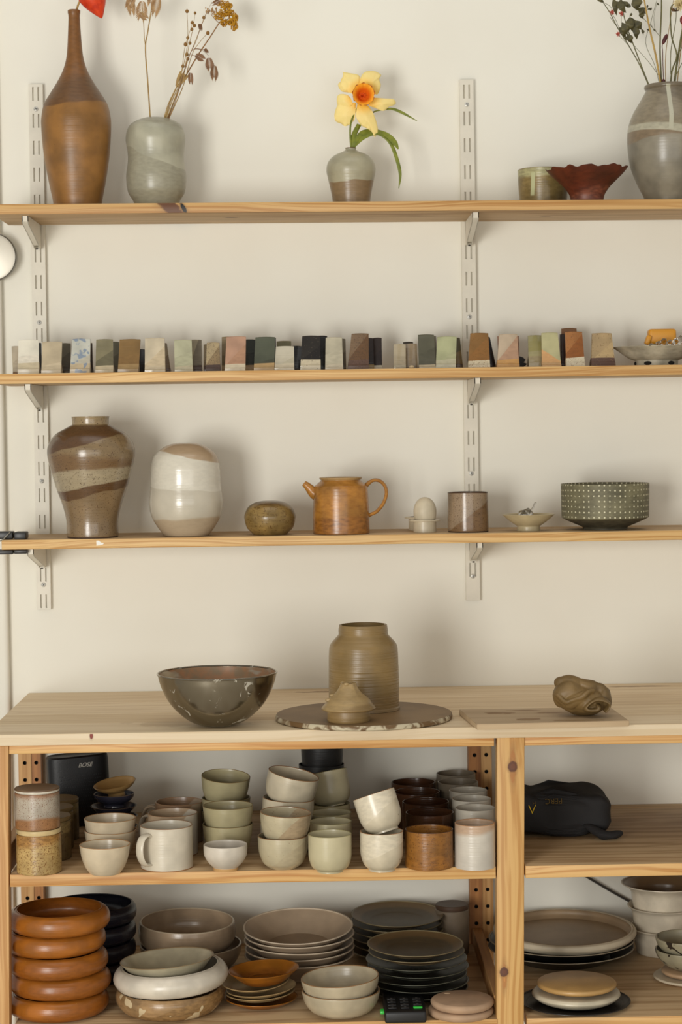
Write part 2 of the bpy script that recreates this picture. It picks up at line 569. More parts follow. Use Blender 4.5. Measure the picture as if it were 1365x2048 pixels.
# ---------------------------------------------------------------- brackets
names = {(1, 0): 'white steel bracket under the top shelf at the left upright',
         (1, 1): 'white steel bracket under the top shelf at the right upright',
         (2, 0): 'white steel bracket under the tile shelf at the left upright',
         (2, 1): 'white steel bracket under the tile shelf at the right upright',
         (3, 0): 'white steel bracket under the lowest wall shelf beside the black clamp',
         (3, 1): 'white steel bracket under the lowest wall shelf below the speckled tumbler'}
for (i, k), lab in names.items():
    zz = shelf_z(i, 0.0) if k == 0 else shelf_z(i, 0.3)
    x = upright_x(k, zz)
    z = shelf_z(i, x) - THK[i]
    hw, hh, LN = 0.0058, 0.044, 0.168
    bm = bmesh.new()
    prof = [(-LN, 0), (-LN, -0.010), (-LN + 0.006, -0.014), (-0.030, -hh + 0.004), (-0.022, -hh), (-0.004, -hh), (0, -hh + 0.006), (0, 0)]
    def side(x0, x1):
        A = [bm.verts.new((x0, a, b)) for a, b in prof]; B = [bm.verts.new((x1, a, b)) for a, b in prof]
        bm.faces.new(A); bm.faces.new(B[::-1])
        for q in range(len(prof)):
            bm.faces.new((A[q], A[(q + 1) % 8], B[(q + 1) % 8], B[q]))
    side(-hw, -hw + 0.0014); side(hw - 0.0014, hw)
    # folded front plate along the sloping edge
    fp = prof[:4]
    A = [bm.verts.new((-hw, a, b)) for a, b in fp]; B = [bm.verts.new((hw, a, b)) for a, b in fp]
    C_ = [bm.verts.new((-hw, a + 0.0016, b + 0.001)) for a, b in fp]; D_ = [bm.verts.new((hw, a + 0.0016, b + 0.001)) for a, b in fp]
    for q in range(3):
        bm.faces.new((A[q], A[q + 1], B[q + 1], B[q])); bm.faces.new((C_[q], C_[q + 1], D_[q + 1], D_[q]))
    br = link('shelf_bracket', bm, M_WHITE_METAL, None, (x, -UPD - 0.0006, z - 0.0004), sharp=0.4)
    tag(br, lab, 'bracket', 'white shelf brackets')
    bm = bmesh.new(); ball(bm, (0, 0, 0), 0.0024, 1, (1.3, 0.8, 0.7))
    link('hook', bm, plain('dark_hook', (60, 52, 40), 0.6), br, (0, -0.020, -hh - 0.0015))

# ---------------------------------------------------------------- worktop of glued planks
xw0 = -0.5415
XW1 = 1.15
M_TOP = [wood('worktop_%s' % w, a, b, 'x', [], 0.6, 0.55, 0.7, seed=s, stains=st) for w, a, b, s, st in (
    ('front', (234, 214, 180), (214, 188, 148), 3.1, [(0.32, -0.42, 0.10, 0.05, (176, 148, 108), 0.35)]),
    ('mid', (231, 210, 174), (212, 184, 142), 8.3, [(0.75, -0.26, 0.09, 0.012, (140, 108, 74), 0.5)]),
    ('inner', (233, 212, 177), (213, 186, 146), 5.7, [(0.17, -0.10, 0.014, 0.006, (150, 118, 84), .7), (1.02, -.12, .014, .006, (150, 118, 84), .7)]),
    ('rear', (236, 216, 183), (216, 190, 150), 11.9, [(0.555, -0.05, 0.05, 0.011, (150, 120, 90), .8), (1.15, -.045, .07, .01, (150, 120, 90), .7)]))]
M_TOP_EDGE = wood('worktop_edge', (218, 200, 170), (202, 178, 140), 'x', [
    (P(183, 1477, -0.524).x - xw0, -0.5, -0.004, 0.003, 0.2, 0.006, (120, 40, 24))], 0.55, 0.5, 0.7, seed=9.2)
wt = thing('worktop', 'pale pine worktop of glued planks over the storage shelves', 'worktop', (xw0, 0, Z_COUNTER))
cuts = [-0.524, -0.405, -0.296, -0.150, -0.001]
WT_T = 0.0185
for k in range(4):
    bm = bmesh.new(); bevel_box(bm, 0, XW1 - xw0, cuts[k] + 0.0002, cuts[k + 1] - 0.0002, -WT_T, 0, 0.0008, 1)
    for f in bm.faces:
        f.normal_update()
        if f.normal.y < -0.8 and k == 0: f.material_index = 1
    link('plank', bm, [M_TOP[k], M_TOP_EDGE], wt, sharp=0.5)

# ---------------------------------------------------------------- storage unit below
unit = thing('storage_unit', 'pine storage unit with peg-hole posts and open shelves of pottery', 'shelving unit', (0, 0, 0))
PY0, PY1 = -0.518, -0.488
KX = lambda px, py: P(px, py, PY0).x - P(1022, py, PY0).x
M_POST = wood('post_pine', (210, 168, 104), (184, 134, 70), 'z', [
    (KX(1026, 1533), PY0, P(1026, 1533, PY0).z, 0.0055, 0.2, 0.030, (168, 112, 56)), (KX(1026, 1533), PY0, P(1026, 1533, PY0).z, 0.0085, 0.2, 0.0105, (92, 50, 26)),
    (KX(1010, 1952), PY0, P(1010, 1952, PY0).z, 0.0045, 0.2, 0.024, (172, 116, 58)), (KX(1009, 1944), PY0, P(1009, 1944, PY0).z, 0.0075, 0.2, 0.009, (88, 46, 24))], 0.5, 0.8, seed=2.2)
M_POST_B = wood('post_pine_plain', (216, 174, 116), (186, 136, 76), 'z', [], 0.5, 0.8, seed=6.4)
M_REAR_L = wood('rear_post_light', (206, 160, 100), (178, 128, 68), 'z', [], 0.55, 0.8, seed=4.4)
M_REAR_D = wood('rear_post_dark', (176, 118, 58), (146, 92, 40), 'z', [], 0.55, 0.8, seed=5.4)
ZT = Z_COUNTER - WT_T


def post_front(pxa, pxb, mat, y1=1494, y2=2046):
    a1, a2 = P(pxa[0], y1, PY0), P(pxa[1], y2, PY0)
    b1 = P(pxb[0], y1, PY0)
    w = b1.x - a1.x
    lean = (a1.x - a2.x) / (a1.z - a2.z)
    cx0 = a1.x + w / 2 - lean * a1.z          # centre at z = 0
    bm = bmesh.new(); bevel_box(bm, -w / 2, w / 2, PY0, PY1, 0.001, ZT - 0.0005, 0.0015, 2)
    return link('post', bm, mat, unit, (cx0, 0, 0), (0, math.atan(lean), 0), sharp=0.5), cx0, lean, w


pl, plx, pll, plw = post_front((-38, -36), (17, 19.5), M_POST_B)
pm, pmx, pml, pmw = post_front((995, 994), (1050, 1050.5), M_POST)
bm = bmesh.new(); bevel_box(bm, -pmw / 2, pmw / 2, PY0, PY1, 0.001, ZT - 0.0005, 0.0015, 2)
prx = pmx + 0.835
link('post', bm, M_POST_B, unit, (prx, 0, 0), (0, math.atan(pml), 0), sharp=0.5)


def holed_bar(name, x0, x1, yf, yb, holes, r, mats, parent, zmax):
    """bar with drilled blind peg holes in its front face"""
    bm = bmesh.new()
    cx, hw = (x0 + x1) / 2, min((x1 - x0) / 2, 0.012)
    zs = [0.001]
    cells = []
    for h in sorted(holes):
        cells.append((h - 0.012, h + 0.012, h))
    def quad(pts, mi=0):
        f = bm.faces.new([bm.verts.new(p) for p in pts]); f.material_index = mi
    z = 0.001
    for (a, b, h) in cells:
        if a > z: quad([(x0, yf, z), (x1, yf, z), (x1, yf, a), (x0, yf, a)])
        outer = [(x1, yf, h), (x1, yf, b), (cx, yf, b), (x0, yf, b), (x0, yf, h), (x0, yf, a), (cx, yf, a), (x1, yf, a)]
        inner = [(cx + r * math.cos(k * math.pi / 4), yf, h + r * math.sin(k * math.pi / 4)) for k in range(8)]
        deep = [(p[0], yf + 0.012, p[2]) for p in inner]
        for k in range(8):
            quad([outer[k], outer[(k + 1) % 8], inner[(k + 1) % 8], inner[k]])
            quad([inner[k], inner[(k + 1) % 8], deep[(k + 1) % 8], deep[k]], 1)
        quad(deep, 1)
        z = b
    quad([(x0, yf, z), (x1, yf, z), (x1, yf, zmax), (x0, yf, zmax)])
    quad([(x0, yf, 0.001), (x0, yb, 0.001), (x0, yb, zmax), (x0, yf, zmax)])
    quad([(x1, yf, 0.001), (x1, yb, 0.001), (x1, yb, zmax), (x1, yf, zmax)])
    quad([(x0, yb, 0.001), (x1, yb, 0.001), (x1, yb, zmax), (x0, yb, zmax)])
    quad([(x0, yf, 0.001), (x1, yf, 0.001), (x1, yb, 0.001), (x0, yb, 0.001)])
    quad([(x0, yf, zmax), (x1, yf, zmax), (x1, yb, zmax), (x0, yb, zmax)])
    bmesh.ops.remove_doubles(bm, verts=bm.verts[:], dist=1e-6)
    return link(name, bm, mats, parent, smooth=False)


RY = -0.034
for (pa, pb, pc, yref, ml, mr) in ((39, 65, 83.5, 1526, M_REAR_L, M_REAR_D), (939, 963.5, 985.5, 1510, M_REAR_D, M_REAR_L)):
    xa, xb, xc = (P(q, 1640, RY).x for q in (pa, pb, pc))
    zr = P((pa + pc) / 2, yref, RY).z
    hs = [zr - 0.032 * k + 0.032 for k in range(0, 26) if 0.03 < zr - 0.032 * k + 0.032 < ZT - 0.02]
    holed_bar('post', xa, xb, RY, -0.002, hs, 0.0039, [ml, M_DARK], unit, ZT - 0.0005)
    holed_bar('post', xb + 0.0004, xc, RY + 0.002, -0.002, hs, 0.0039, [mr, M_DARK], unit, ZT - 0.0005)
bm = bmesh.new(); bevel_box(bm, -.022, .022, RY, -.002, 0.001, ZT - .0005, .001, 1)
link('post', bm, M_REAR_L, unit, (prx, 0, 0))

# side rails of the ladder frames
M_RAIL = wood('side_rail', (196, 150, 94), (160, 112, 60), 'y', [], 0.55, 0.8, seed=1.4)
for (xc, zz) in ((plx + pll * Z_MID + 0.004, Z_MID + 0.030), (plx + pll * Z_BOT - 0.012, Z_BOT + 0.03),
                 (0.3005, Z_BOT + 0.030)):
    bm = bmesh.new(); bevel_box(bm, xc - 0.009, xc + 0.009, PY1 + 0.0005, RY - 0.0005, zz - 0.045, zz, 0.001, 1)
    link('side_rail', bm, M_RAIL, unit)

# shelf boards: (left px, right px, z, thickness)
M_BOARD_E = wood('board_edge', (214, 172, 110), (186, 132, 68), 'x', [], 0.5, 0.75, 1.1, seed=7.7)
M_BOARD_T = wood('board_top', (206, 178, 138), (170, 138, 98), 'x', [], 0.6, 0.55, 1.0, seed=12.1,
                 stains=[(0.45, -0.3, 0.06, 0.02, (140, 108, 72), .5), (0.75, -0.14, 0.02, 0.008, (110, 80, 50), .6), (0.66, -0.5, 0.05, 0.016, (96, 62, 34), .6),
                         (1.06, -0.12, 0.03, 0.01, (100, 76, 50), .6), (0.98, -0.34, 0.05, 0.02, (190, 174, 150), .6)])
BF = -0.520
xm0, xm1 = P(20, 1760, BF).x, P(992.5, 1745, BF).x
xr0, xr1 = P(1052, 1750, BF).x, prx - 0.024


def board(x0, x1, ztop, thk, yf, mats):
    bm = bmesh.new(); bevel_box(bm, x0, x1, yf, -0.036, ztop - thk, ztop, 0.0012, 2)
    # notch clear of the rear posts: the board ends just in front of them
    tmp = bmesh.new(); bevel_box(tmp, x0 + 0.10 if x0 < 0 else x0 + 0.03, x1 - 0.06, -0.0358, -0.002, ztop - thk, ztop, 0.0006, 1)
    merge(bm, tmp)
    for f in bm.faces:
        f.normal_update()
        if abs(f.normal.z) > 0.8: f.material_index = 1
    return link('shelf_board', bm, mats, unit, sharp=0.5)


for (x0, x1) in ((xm0, xm1), (xr0, xr1)):
    board(x0, x1, Z_MID, 0.0205, BF, [M_BOARD_E, M_BOARD_T])
    board(x0, x1, Z_BOT, 0.0205, BF, [M_BOARD_E, M_BOARD_T])
    board(x0, x1, ZT - 0.0006, 0.0142, -0.514, [M_BOARD_E, M_BOARD_T])

# ================================================================ pots
def vessel_bm(outer, wall, seg, close_top, n=5, fn=None, floor=None):
    """outer: [(r,z)] control points from the base edge up, metres"""
    zb = outer[0][1]
    pr = [(max(p.x, 0), max(p.y, zb)) for p in spline([(r, z, 0) for r, z in outer], n)]
    full = [(0, pr[0][1])] + pr
    if close_top:
        full.append((0, pr[-1][1]))
    elif wall:
        z0 = pr[0][1] + (floor if floor is not None else wall * 1.2)
        rt, zt = pr[-1]
        full[-1] = (rt, zt - wall * 0.25)
        full.append((rt - wall * 0.35, zt))
        full.append((rt - wall * 0.75, zt - wall * 0.12))
        inner = [(max(r - wall, 0.001), z) for r, z in pr[:-1] if z > z0 + wall * 0.3]
        for r, z in reversed(inner):
            full.append((r, z))
        if inner: full.append((max(inner[0][0] - wall * 0.6, 0.0008), z0))
        full.append((0, z0))
    bm = bmesh.new()
    lathe(bm, full, seg, fn)
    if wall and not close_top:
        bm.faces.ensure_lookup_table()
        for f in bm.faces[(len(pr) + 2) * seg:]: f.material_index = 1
    return bm


LAST = {}


def place(cx, by, plane=None, Y=None, rbase=0.0):
    """point where the axis meets its support.  plane: z or ('shelf', i)"""
    if isinstance(plane, tuple):
        p = P(cx, by, Y)
        return Vector((p.x, Y, shelf_z(plane[1], p.x)))
    if plane is not None and Y is None:
        p = on(cx, by, plane)
        Yc = p.y
        for _ in range(3):
            Yc = p.y + rbase * U(Yc)
        q = P(cx, by, Yc)
        return Vector((q.x, Yc, plane))
    p = P(cx, by, Y)
    return Vector((p.x, Y, p.z if plane is None else plane))


def pot(name, label, cat, cx, by, prof, mat, plane=None, Y=None, wall=None, close=False, tilt=(0, 0), group=None,
        parent=None, seg=56, fn=None, n=5, zoff=0.0, floor=None, clear=0.0003):
    loc = place(cx, by, plane, Y, prof[0][0])
    loc.z += zoff + clear
    u = U(loc.y)
    if prof[0][1] is None:                       # absolute image rows
        yb = proj(loc)[1]
        pr = [(prof[0][0], 0.0)] + [(r, yb - y) for r, y in prof[1:]]
        toz = lambda y: (yb - y) * u
    else:
        pr = prof
        toz = lambda y: y * u
    out = [(r * u, h * u) for r, h in pr]
    imat = None
    if isinstance(mat, dict):
        d = dict(mat)
        if 'zones' in d: d['zones'] = [(c, toz(z), sl, am * u, sd, so * u) for c, z, sl, am, sd, so in d['zones']]
        if 'foot' in d: d['foot'] = (d['foot'][0], d['foot'][1] * u)
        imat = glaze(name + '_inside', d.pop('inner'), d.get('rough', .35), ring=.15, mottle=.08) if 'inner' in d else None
        if 'rim' in d: d['rim'] = (d['rim'][0], d['rim'][1] * u); d['ztop'] = out[-1][1]
        if 'drips' in d: d['drips'] = [(c, x * u, w * u, toz(a), toz(b)) for c, x, w, a, b in d['drips']]
        if 'grid' in d: g = d['grid']; d['grid'] = (g[0], g[1] * u, g[2], toz(g[3]), toz(g[4]))
        mat = glaze(name + '_glaze', **d)
    bm = vessel_bm(out, wall * u if wall else None, seg, close, n, fn, floor * u if floor else None)
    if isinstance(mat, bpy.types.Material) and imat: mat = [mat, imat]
    if parent is not None:
        o = link(name, bm, mat, parent, (0, 0, zoff))
    else:
        o = link(name, bm, mat, None, loc, (math.radians(tilt[0]), math.radians(tilt[1]), 0))
        tag(o, label, cat, group)
    o['u'] = u
    LAST['loc'], LAST['u'], LAST['h'], LAST['mat'] = loc, u, out[-1][1], mat
    return o


def copy(o, label, loc, tilt=(0, 0), sc=1.0):
    c = o.copy(); COL.objects.link(c)
    c.location = loc; c.rotation_euler = (math.radians(tilt[0]), math.radians(tilt[1]), random.uniform(0, 6.28) if tilt == (0, 0) else 0)
    c.scale = (sc, sc, sc)
    c['label'] = label
    for ch in o.children:
        d = ch.copy(); COL.objects.link(d); d.parent = c
    return c


# ---------------------------------------------------------------- top shelf
S1, S2, S3 = ('shelf', 1), ('shelf', 2), ('shelf', 3)
pot('bottle_vase', 'tall brown stoneware bottle with a long thin neck', 'vase', 155.5, 406,
    [(47, None), (49, 400), (56, 366), (65, 311), (69, 256), (67.8, 234), (62.5, 212), (49.5, 190), (36, 168.5), (24.7, 146.5), (17.8, 124.5), (14.8, 102.6),
     (12.8, 73), (11.4, 44), (11.6, 36), (12.4, 33), (12.4, 27)],
    dict(base=(152, 106, 50), rough=0.38, zones=[((108, 74, 40), 217, 0.10, 10, 'above', 2), ((128, 84, 40), 165, 0.2, 16, 'above', 14)], speck=((70, 40, 18), 190, 0.74), ring=0.35, mottle=0.2),
    S1, Y=-0.115, wall=3)
pot('gourd_vase', 'pale grey-green gourd vase with a narrow waist holding dried stems', 'vase', 313.6, 404,
    [(42, None), (47, 401), (56.6, 384), (59.6, 355), (56.6, 332), (55.4, 316), (56.6, 300), (59.2, 278), (53, 256), (39, 245), (24, 239.5), (21, 239)],
    dict(base=(178, 174, 152), rough=0.3, zones=[((158, 153, 132), 322, -0.42, 14, 'below', 1.0), ((158, 153, 132), 253, -0.25, 10, 'above', 1.5)], speck=((70, 60, 44), 120, 0.80), ring=0.2),
    S1, Y=-0.112, wall=3)
pot('bud_vase', 'small grey-green bud vase with a bare brown base holding the daffodil', 'vase', 703.4, 400,
    [(37.5, None), (38, 398), (41, 380.5), (46, 358), (49, 342), (45.8, 325.7), (34, 312.8), (16.5, 304.7), (10.8, 301), (11.2, 297)],
    dict(base=(172, 165, 138), rough=0.3, zones=[((140, 116, 84), 364, 0, 16, 'below', 1.0)], ring=0.3, rim=((110, 84, 58), 2.5)),
    S1, Y=-0.112, wall=1.6)
pot('straight_bowl', 'low straight-sided bowl in streaked olive glaze behind the scalloped bowl', 'bowl', 1087.5, 398,
    [(46, None), (47.5, 395), (49, 380), (50, 360), (50.5, 340)],
    dict(base=(150, 128, 78), rough=0.3, zones=[((178, 172, 126), 356, 0, 8, 'above', 4)], drips=[((186, 186, 142), -26, 4, 395, 350)], ring=0.5, rim=((120, 92, 56), 2), mottle=.22),
    S1, Y=-0.064, wall=3)
rnd = [random.uniform(-1, 1) for _ in range(64)]


def crinkle(r, z, a):
    zz = max(0, z - 0.035) / 0.024
    if zz <= 0: return r, z
    w = math.sin(a * 11 + 1.3 * math.sin(3 * a)) * 0.0014 + math.sin(a * 23) * 0.0006
    return r + w * zz * 1.2, z + (w * 1.3 + 0.0022 * math.sin(a + 0.6)) * zz


pot('scalloped_bowl', 'dark red-brown flared bowl with a crinkled scalloped rim', 'bowl', 1175, 398,
    [(33, None), (33, 397), (36, 388), (45, 375), (58, 362), (71, 350), (79, 341), (81, 338)],
    dict(base=(104, 44, 22), rough=0.42, zones=[((128, 70, 48), 384, 0.2, 14, 'below', 5)], ring=0.3, mottle=.3),
    S1, Y=-0.166, wall=2.2, seg=110, fn=crinkle)
pot('large_vase', 'large grey stoneware vase with a pale glaze drip holding the dried bouquet', 'vase', 1340, 397,
    [(48, None), (51, 394), (63.5, 369), (77, 334), (82, 300), (83, 272), (79, 248), (71, 228), (63, 214), (51.5, 195), (47, 187), (45.5, 183), (48, 180), (48.5, 176), (47, 173)],
    dict(base=(146, 138, 120), rough=0.28, zones=[((134, 116, 92), 282, 0.1, 10, 'above', 2), ((178, 172, 150), 276, -0.12, 4, 'above', 1.2), ((140, 128, 106), 262, -0.12, 8, 'above', 2), ((120, 108, 88), 205, -.4, 8, 'above', 3)],
         drips=[((182, 178, 156), -9, 4.5, 270, 178)], speck=((50, 38, 26), 95, 0.80), ring=0.2, mottle=.2),
    S1, Y=-0.112, wall=3.5)

# ---------------------------------------------------------------- lowest wall shelf
pot('shouldered_jar', 'large brown shouldered jar with grey glaze bands and a short collar', 'jar', 185.5, 1071,
    [(50, None), (51.5, 1068), (51.7, 1040), (59, 1008.5), (71.5, 973), (81, 938), (87, 910), (84.7, 889), (72.5, 870), (51.5, 857), (38, 850), (36.6, 848), (36.6, 840), (37.5, 834), (37.5, 833)],
    dict(base=(136, 112, 80), rough=0.22, zones=[((94, 66, 38), 987, 0.22, 14, 'above', 1.5), ((160, 145, 116), 971, 0.2, 8, 'above', 1.5), ((118, 90, 58), 940, 0.08, 10, 'above', 3),
                                                 ((134, 112, 80), 912, -0.1, 6, 'above', 8), ((92, 64, 38), 886, 0.26, 12, 'above', 1.5), ((150, 128, 92), 851, 0, 0, 'above', 1.5)],
         speck=((70, 46, 28), 240, 0.61), ring=0.3, mottle=.14, foot=((70, 48, 30), 2.5), spec=.7),
    S3, Y=-0.155, wall=3)
pot('domed_jar', 'tall rounded white jar with a beige domed top', 'jar', 373.5, 1072,
    [(43, None), (46, 1069), (57, 1054), (69, 1033), (73.6, 1008.5), (73, 992), (70.4, 970), (70, 952), (68, 928), (62, 910), (46, 896), (31, 888.5), (18, 886), (16, 886)],
    dict(base=(198, 189, 170), rough=0.2, zones=[((211, 204, 187), 978, -0.05, 8, 'above', 1.2), ((176, 152, 122), 912, -0.24, 8, 'above', 1.5), ((178, 160, 134), 1036, 0.02, 8, 'below', 3)], ring=0.2, spec=.7, mottle=.06),
    S3, Y=-0.150, close=True)
pot('pebble_vase', 'small flattened pebble-shaped vase in mottled ochre glaze', 'vase', 540.8, 1067,
    [(33, None), (37, 1065), (46.5, 1054.5), (51.3, 1037), (50, 1026), (43, 1013), (30, 1004.5), (16, 1001.5), (8, 1001)],
    dict(base=(150, 122, 70), rough=0.25, zones=[((112, 86, 50), 1010, 0, 6, 'above', 6)], speck=((92, 66, 32), 150, 0.60), ring=0.35, mottle=.25), S3, Y=-0.150, close=True)

# teapot
loc = place(683.4, 1068, S3, Y=-0.150); u = U(-0.150)
yb = proj(loc)[1]
tp = thing('teapot', 'amber-brown lidless teapot with a short spout and round handle', 'teapot', loc)
M_TEA = glaze('amber_glaze', (186, 128, 54), 0.26, [((156, 102, 42), (yb - 1034) * u, 0.0, 12 * u, 'below', 4 * u)], ((104, 62, 24), 130, 0.72), 0.35, 0.24)
prof = [(56, 0.6), (56.5, 3), (56.4, 20), (55.5, 55), (54, 88), (53, 93), (52, 96), (46, 101), (40.5, 106), (40, 108), (40, 108)]
bm = vessel_bm([(r * u, h * u) for r, h in prof], 3 * u, 56, False)
link('body', bm, M_TEA, tp, (0, 0, 0.0003))
bm = bmesh.new(); lathe(bm, [(r * u, h * u) for r, h in ((36, 107.5), (40.2, 107.8), (42.7, 110.5), (43, 112.5), (41, 113.2), (37, 112), (36, 107.5))], 56)
link('flared_rim', bm, glaze('rim_glaze', (176, 142, 92), 0.3), tp)
pts = spline([(-46, 0, 78), (-54, 0, 82), (-62, 0, 91), (-69, 0, 98), (-74, 0, 102)], 4)
bm = bmesh.new(); sweep(bm, [Vector(p) * u for p in pts], [u * (15 - 9.5 * (i / (len(pts) - 1)) ** 0.7) for i in range(len(pts))], 0.9, 14)
link('spout', bm, M_TEA, tp)
pts = spline([(50, 0, 94), (55, 0, 100), (66, 0, 106), (79, 0, 104), (89, 0, 93), (91, 0, 78), (85, 0, 60), (72, 0, 44), (58, 0, 37), (54, 0, 34)], 4)
bm = bmesh.new(); sweep(bm, [Vector(p) * u for p in pts], [u * (4.6 if i < 6 else 3.6) for i in range(len(pts))], 1.7, 12)
link('handle', bm, M_TEA, tp)

# egg cups + egg
M_EGGCUP = dict(base=(206, 192, 164), rough=0.35, ring=.1)
pot('egg_cup', 'cream flanged egg cup holding the ceramic egg', 'egg cup', 850.5, 1064.5,
    [(22.5, None), (23, 1063), (23, 1044), (23.5, 1043), (30.5, 1042), (31, 1040.5), (30.5, 1039.5), (24, 1039)], M_EGGCUP, S3, Y=-0.148, wall=2)
zc = LAST['loc'].z; uu = LAST['u']
pot('egg_cup', 'empty cream flanged egg cup behind the one with the egg', 'egg cup', 841, 1061,
    [(22.5, None), (23, 1058), (23, 1038), (23.5, 1037), (30.5, 1036), (31, 1034.5), (30.5, 1033.5), (24, 1033)], M_EGGCUP, S3, Y=-0.072, wall=2)
bm = bmesh.new()
ev = [(23.0 * math.sin(t) * (1 - 0.10 * math.cos(t)) , 33 * -math.cos(t)) for t in [math.pi * k / 16 for k in range(17)]]
lathe(bm, [(abs(r) * uu, z * uu) for r, z in ev], 40)
p = P(850.5, 1027, -0.148)
tag(link('ceramic_egg', bm, glaze('egg_bisque', (212, 198, 170), 0.5, ring=0), None, p), 'smooth cream ceramic egg standing in a flanged egg cup', 'egg')

pot('speckled_tumbler', 'straight speckled grey-brown tumbler with a dark rim beside the egg cups', 'tumbler', 937, 1060.5,
    [(40, None), (41, 1058), (41, 1030), (40.5, 990), (41, 983.5)],
    dict(base=(150, 128, 102), rough=0.2, zones=[((120, 92, 62), 1030, 0.75, 8, 'below', 2)], speck=((80, 52, 34), 300, 0.60), rim=((70, 46, 30), 3), foot=((60, 44, 32), 2.2), ring=.2, mottle=.2),
    S3, Y=-0.152, wall=3)
pot('footed_dish', 'small cream footed dish holding a glass trinket', 'dish', 1058, 1061,
    [(23.5, None), (23, 1058), (23, 1052), (26, 1050), (40, 1040), (50, 1031), (53, 1028)], dict(base=(196, 180, 142), rough=0.3, ring=.2), S3, Y=-0.150, wall=3, floor=13)
dz = LAST['loc'].z; du = LAST['u']
M_GLASS = NT('clear_glass')
M_GLASS.bsdf.inputs['Transmission Weight'].default_value = 1.0
M_GLASS.bsdf.inputs['Roughness'].default_value = 0.05
M_GLASS.bsdf.inputs['IOR'].default_value = 1.16
M_GLASS = M_GLASS.mat
gt = thing('glass_trinket', 'clear glass trinket with a curled stalk lying in the footed dish', 'trinket', P(1054, 1033, -0.150))
bm = bmesh.new()
for (dx, dzz, r) in ((-9, 0, 8), (-1, 1, 9), (6, 0, 7), (-4, -4, 8), (2, 5, 6)):
    ball(bm, (dx * du, random.uniform(-4, 4) * du, (dzz + 7) * du), r * du, 2, (1, 1, 0.8))
for v in bm.verts: v.co += Vector((noise.noise(v.co * 300), noise.noise(v.co * 300 + Vector((5, 0, 0))), noise.noise(v.co * 300 + Vector((0, 5, 0))))) * 0.0012
link('body', bm, M_GLASS, gt)
bm = bmesh.new(); sweep(bm, [Vector(p) * du for p in spline([(4, 0, 6), (9, 0, 12), (14, 0, 19), (17, 0, 26), (20, 0, 27)], 4)], 1.8 * du, 1, 8)
link('stalk', bm, M_GLASS, gt)
pot('stitched_bowl', 'grey-green bowl patterned with rows of white dots', 'bowl', 1211.4, 1055,
    [(44, None), (46, 1053), (60, 1047), (78, 1039), (87, 1034), (87, 1034), (87.5, 1020), (88, 990), (88.5, 966)],
    dict(base=(128, 122, 92), rough=0.6, zones=[((82, 76, 58), 1036, 0, 1, 'below', 1.5)], grid=((206, 200, 168), 10.6, 0.14, 1036, 962), ring=.1, mottle=.25),
    S3, Y=-0.130, wall=3.5, seg=72)

# ---------------------------------------------------------------- worktop
BC = (436.5, 1455.5)
loc = place(BC[0], BC[1], Z_COUNTER, None, 30); u = U(loc.y)
sb = thing('steel_bowl', 'brushed steel mixing bowl smeared with clay slip', 'mixing bowl', loc)
n = NT('brushed_steel')
n.bsdf.inputs['Metallic'].default_value = 1.0
f1 = n.noise(n.scale(1, 1, 1), 35, 4, 0.6, 1.5)
f2 = n.noise(n.scale(6, 6, 320), 1.0, 3)
sm = n.m('MULTIPLY', n.rng(f1, 0.60, 0.66), n.rng(n.noise(n.obj, 14, 1), 0.45, 0.6))
n.l(n.mix(sm, lin((146, 140, 126)), lin((190, 184, 168))), n.bsdf.inputs['Base Color'])
n.l(n.rng(sm, 0, 1, 0.2, 0.6), n.bsdf.inputs['Roughness'])
n.l(n.rng(sm, 0, 1, 1.0, 0.2), n.bsdf.inputs['Metallic'])
n.bump(f2, 0.12, 0.0006)
M_BOWL_STEEL = n.mat
n = NT('steel_with_slip')
w1 = n.noise(n.scale(1, 1, 1.5), 26, 3, 0.6, 0.8)
up = n.rng(n.m('ADD', n.z, n.m('MULTIPLY', w1, 0.03)), 0.082, 0.094)
cl = n.m('MULTIPLY', n.rng(n.noise(n.scale(1, 1, 4), 16, 2), 0.36, 0.52), .85)
n.l(n.mix(cl, lin((196, 188, 170)), n.mix(n.rng(n.noise(n.obj, 60, 3), .35, .65), lin((150, 92, 34)), lin((120, 90, 50)))), n.bsdf.inputs['Base Color'])
n.l(n.rng(cl, 0, 1, 1.0, 0.0), n.bsdf.inputs['Metallic'])
n.bsdf.inputs['Roughness'].default_value = 0.35
M_BOWL_IN = n.mat
prof = [(28, 0), (32, 1), (52, 8), (70, 20), (88, 37), (101, 55), (110, 73), (116, 90), (119, 103), (119.5, 105)]
out = [(p.x * u, p.y * u) for p in spline([(a, b, 0) for a, b in prof], 6)]
bm = bmesh.new()
lathe(bm, [(0, 0)] + out, 80)
link('shell', bm, M_BOWL_STEEL, sb, (0, 0, .0004))
bm = bmesh.new()
lathe(bm, [(0, 1.5 * u)] + [(r - 1.2 * u, z + 0.8 * u) for r, z in out[2:]], 80)
link('inner_face', bm, M_BOWL_IN, sb, (0, 0, .0004))
bm = bmesh.new()
sweep_ring = [(119.5 + 1.9 * math.cos(t), 106 + 1.9 * math.sin(t)) for t in [2 * math.pi * k / 10 for k in range(11)]]
lathe(bm, [(r * u, z * u) for r, z in sweep_ring], 80)
link('rolled_rim', bm, M_BOWL_STEEL, sb, (0, 0, .0004))

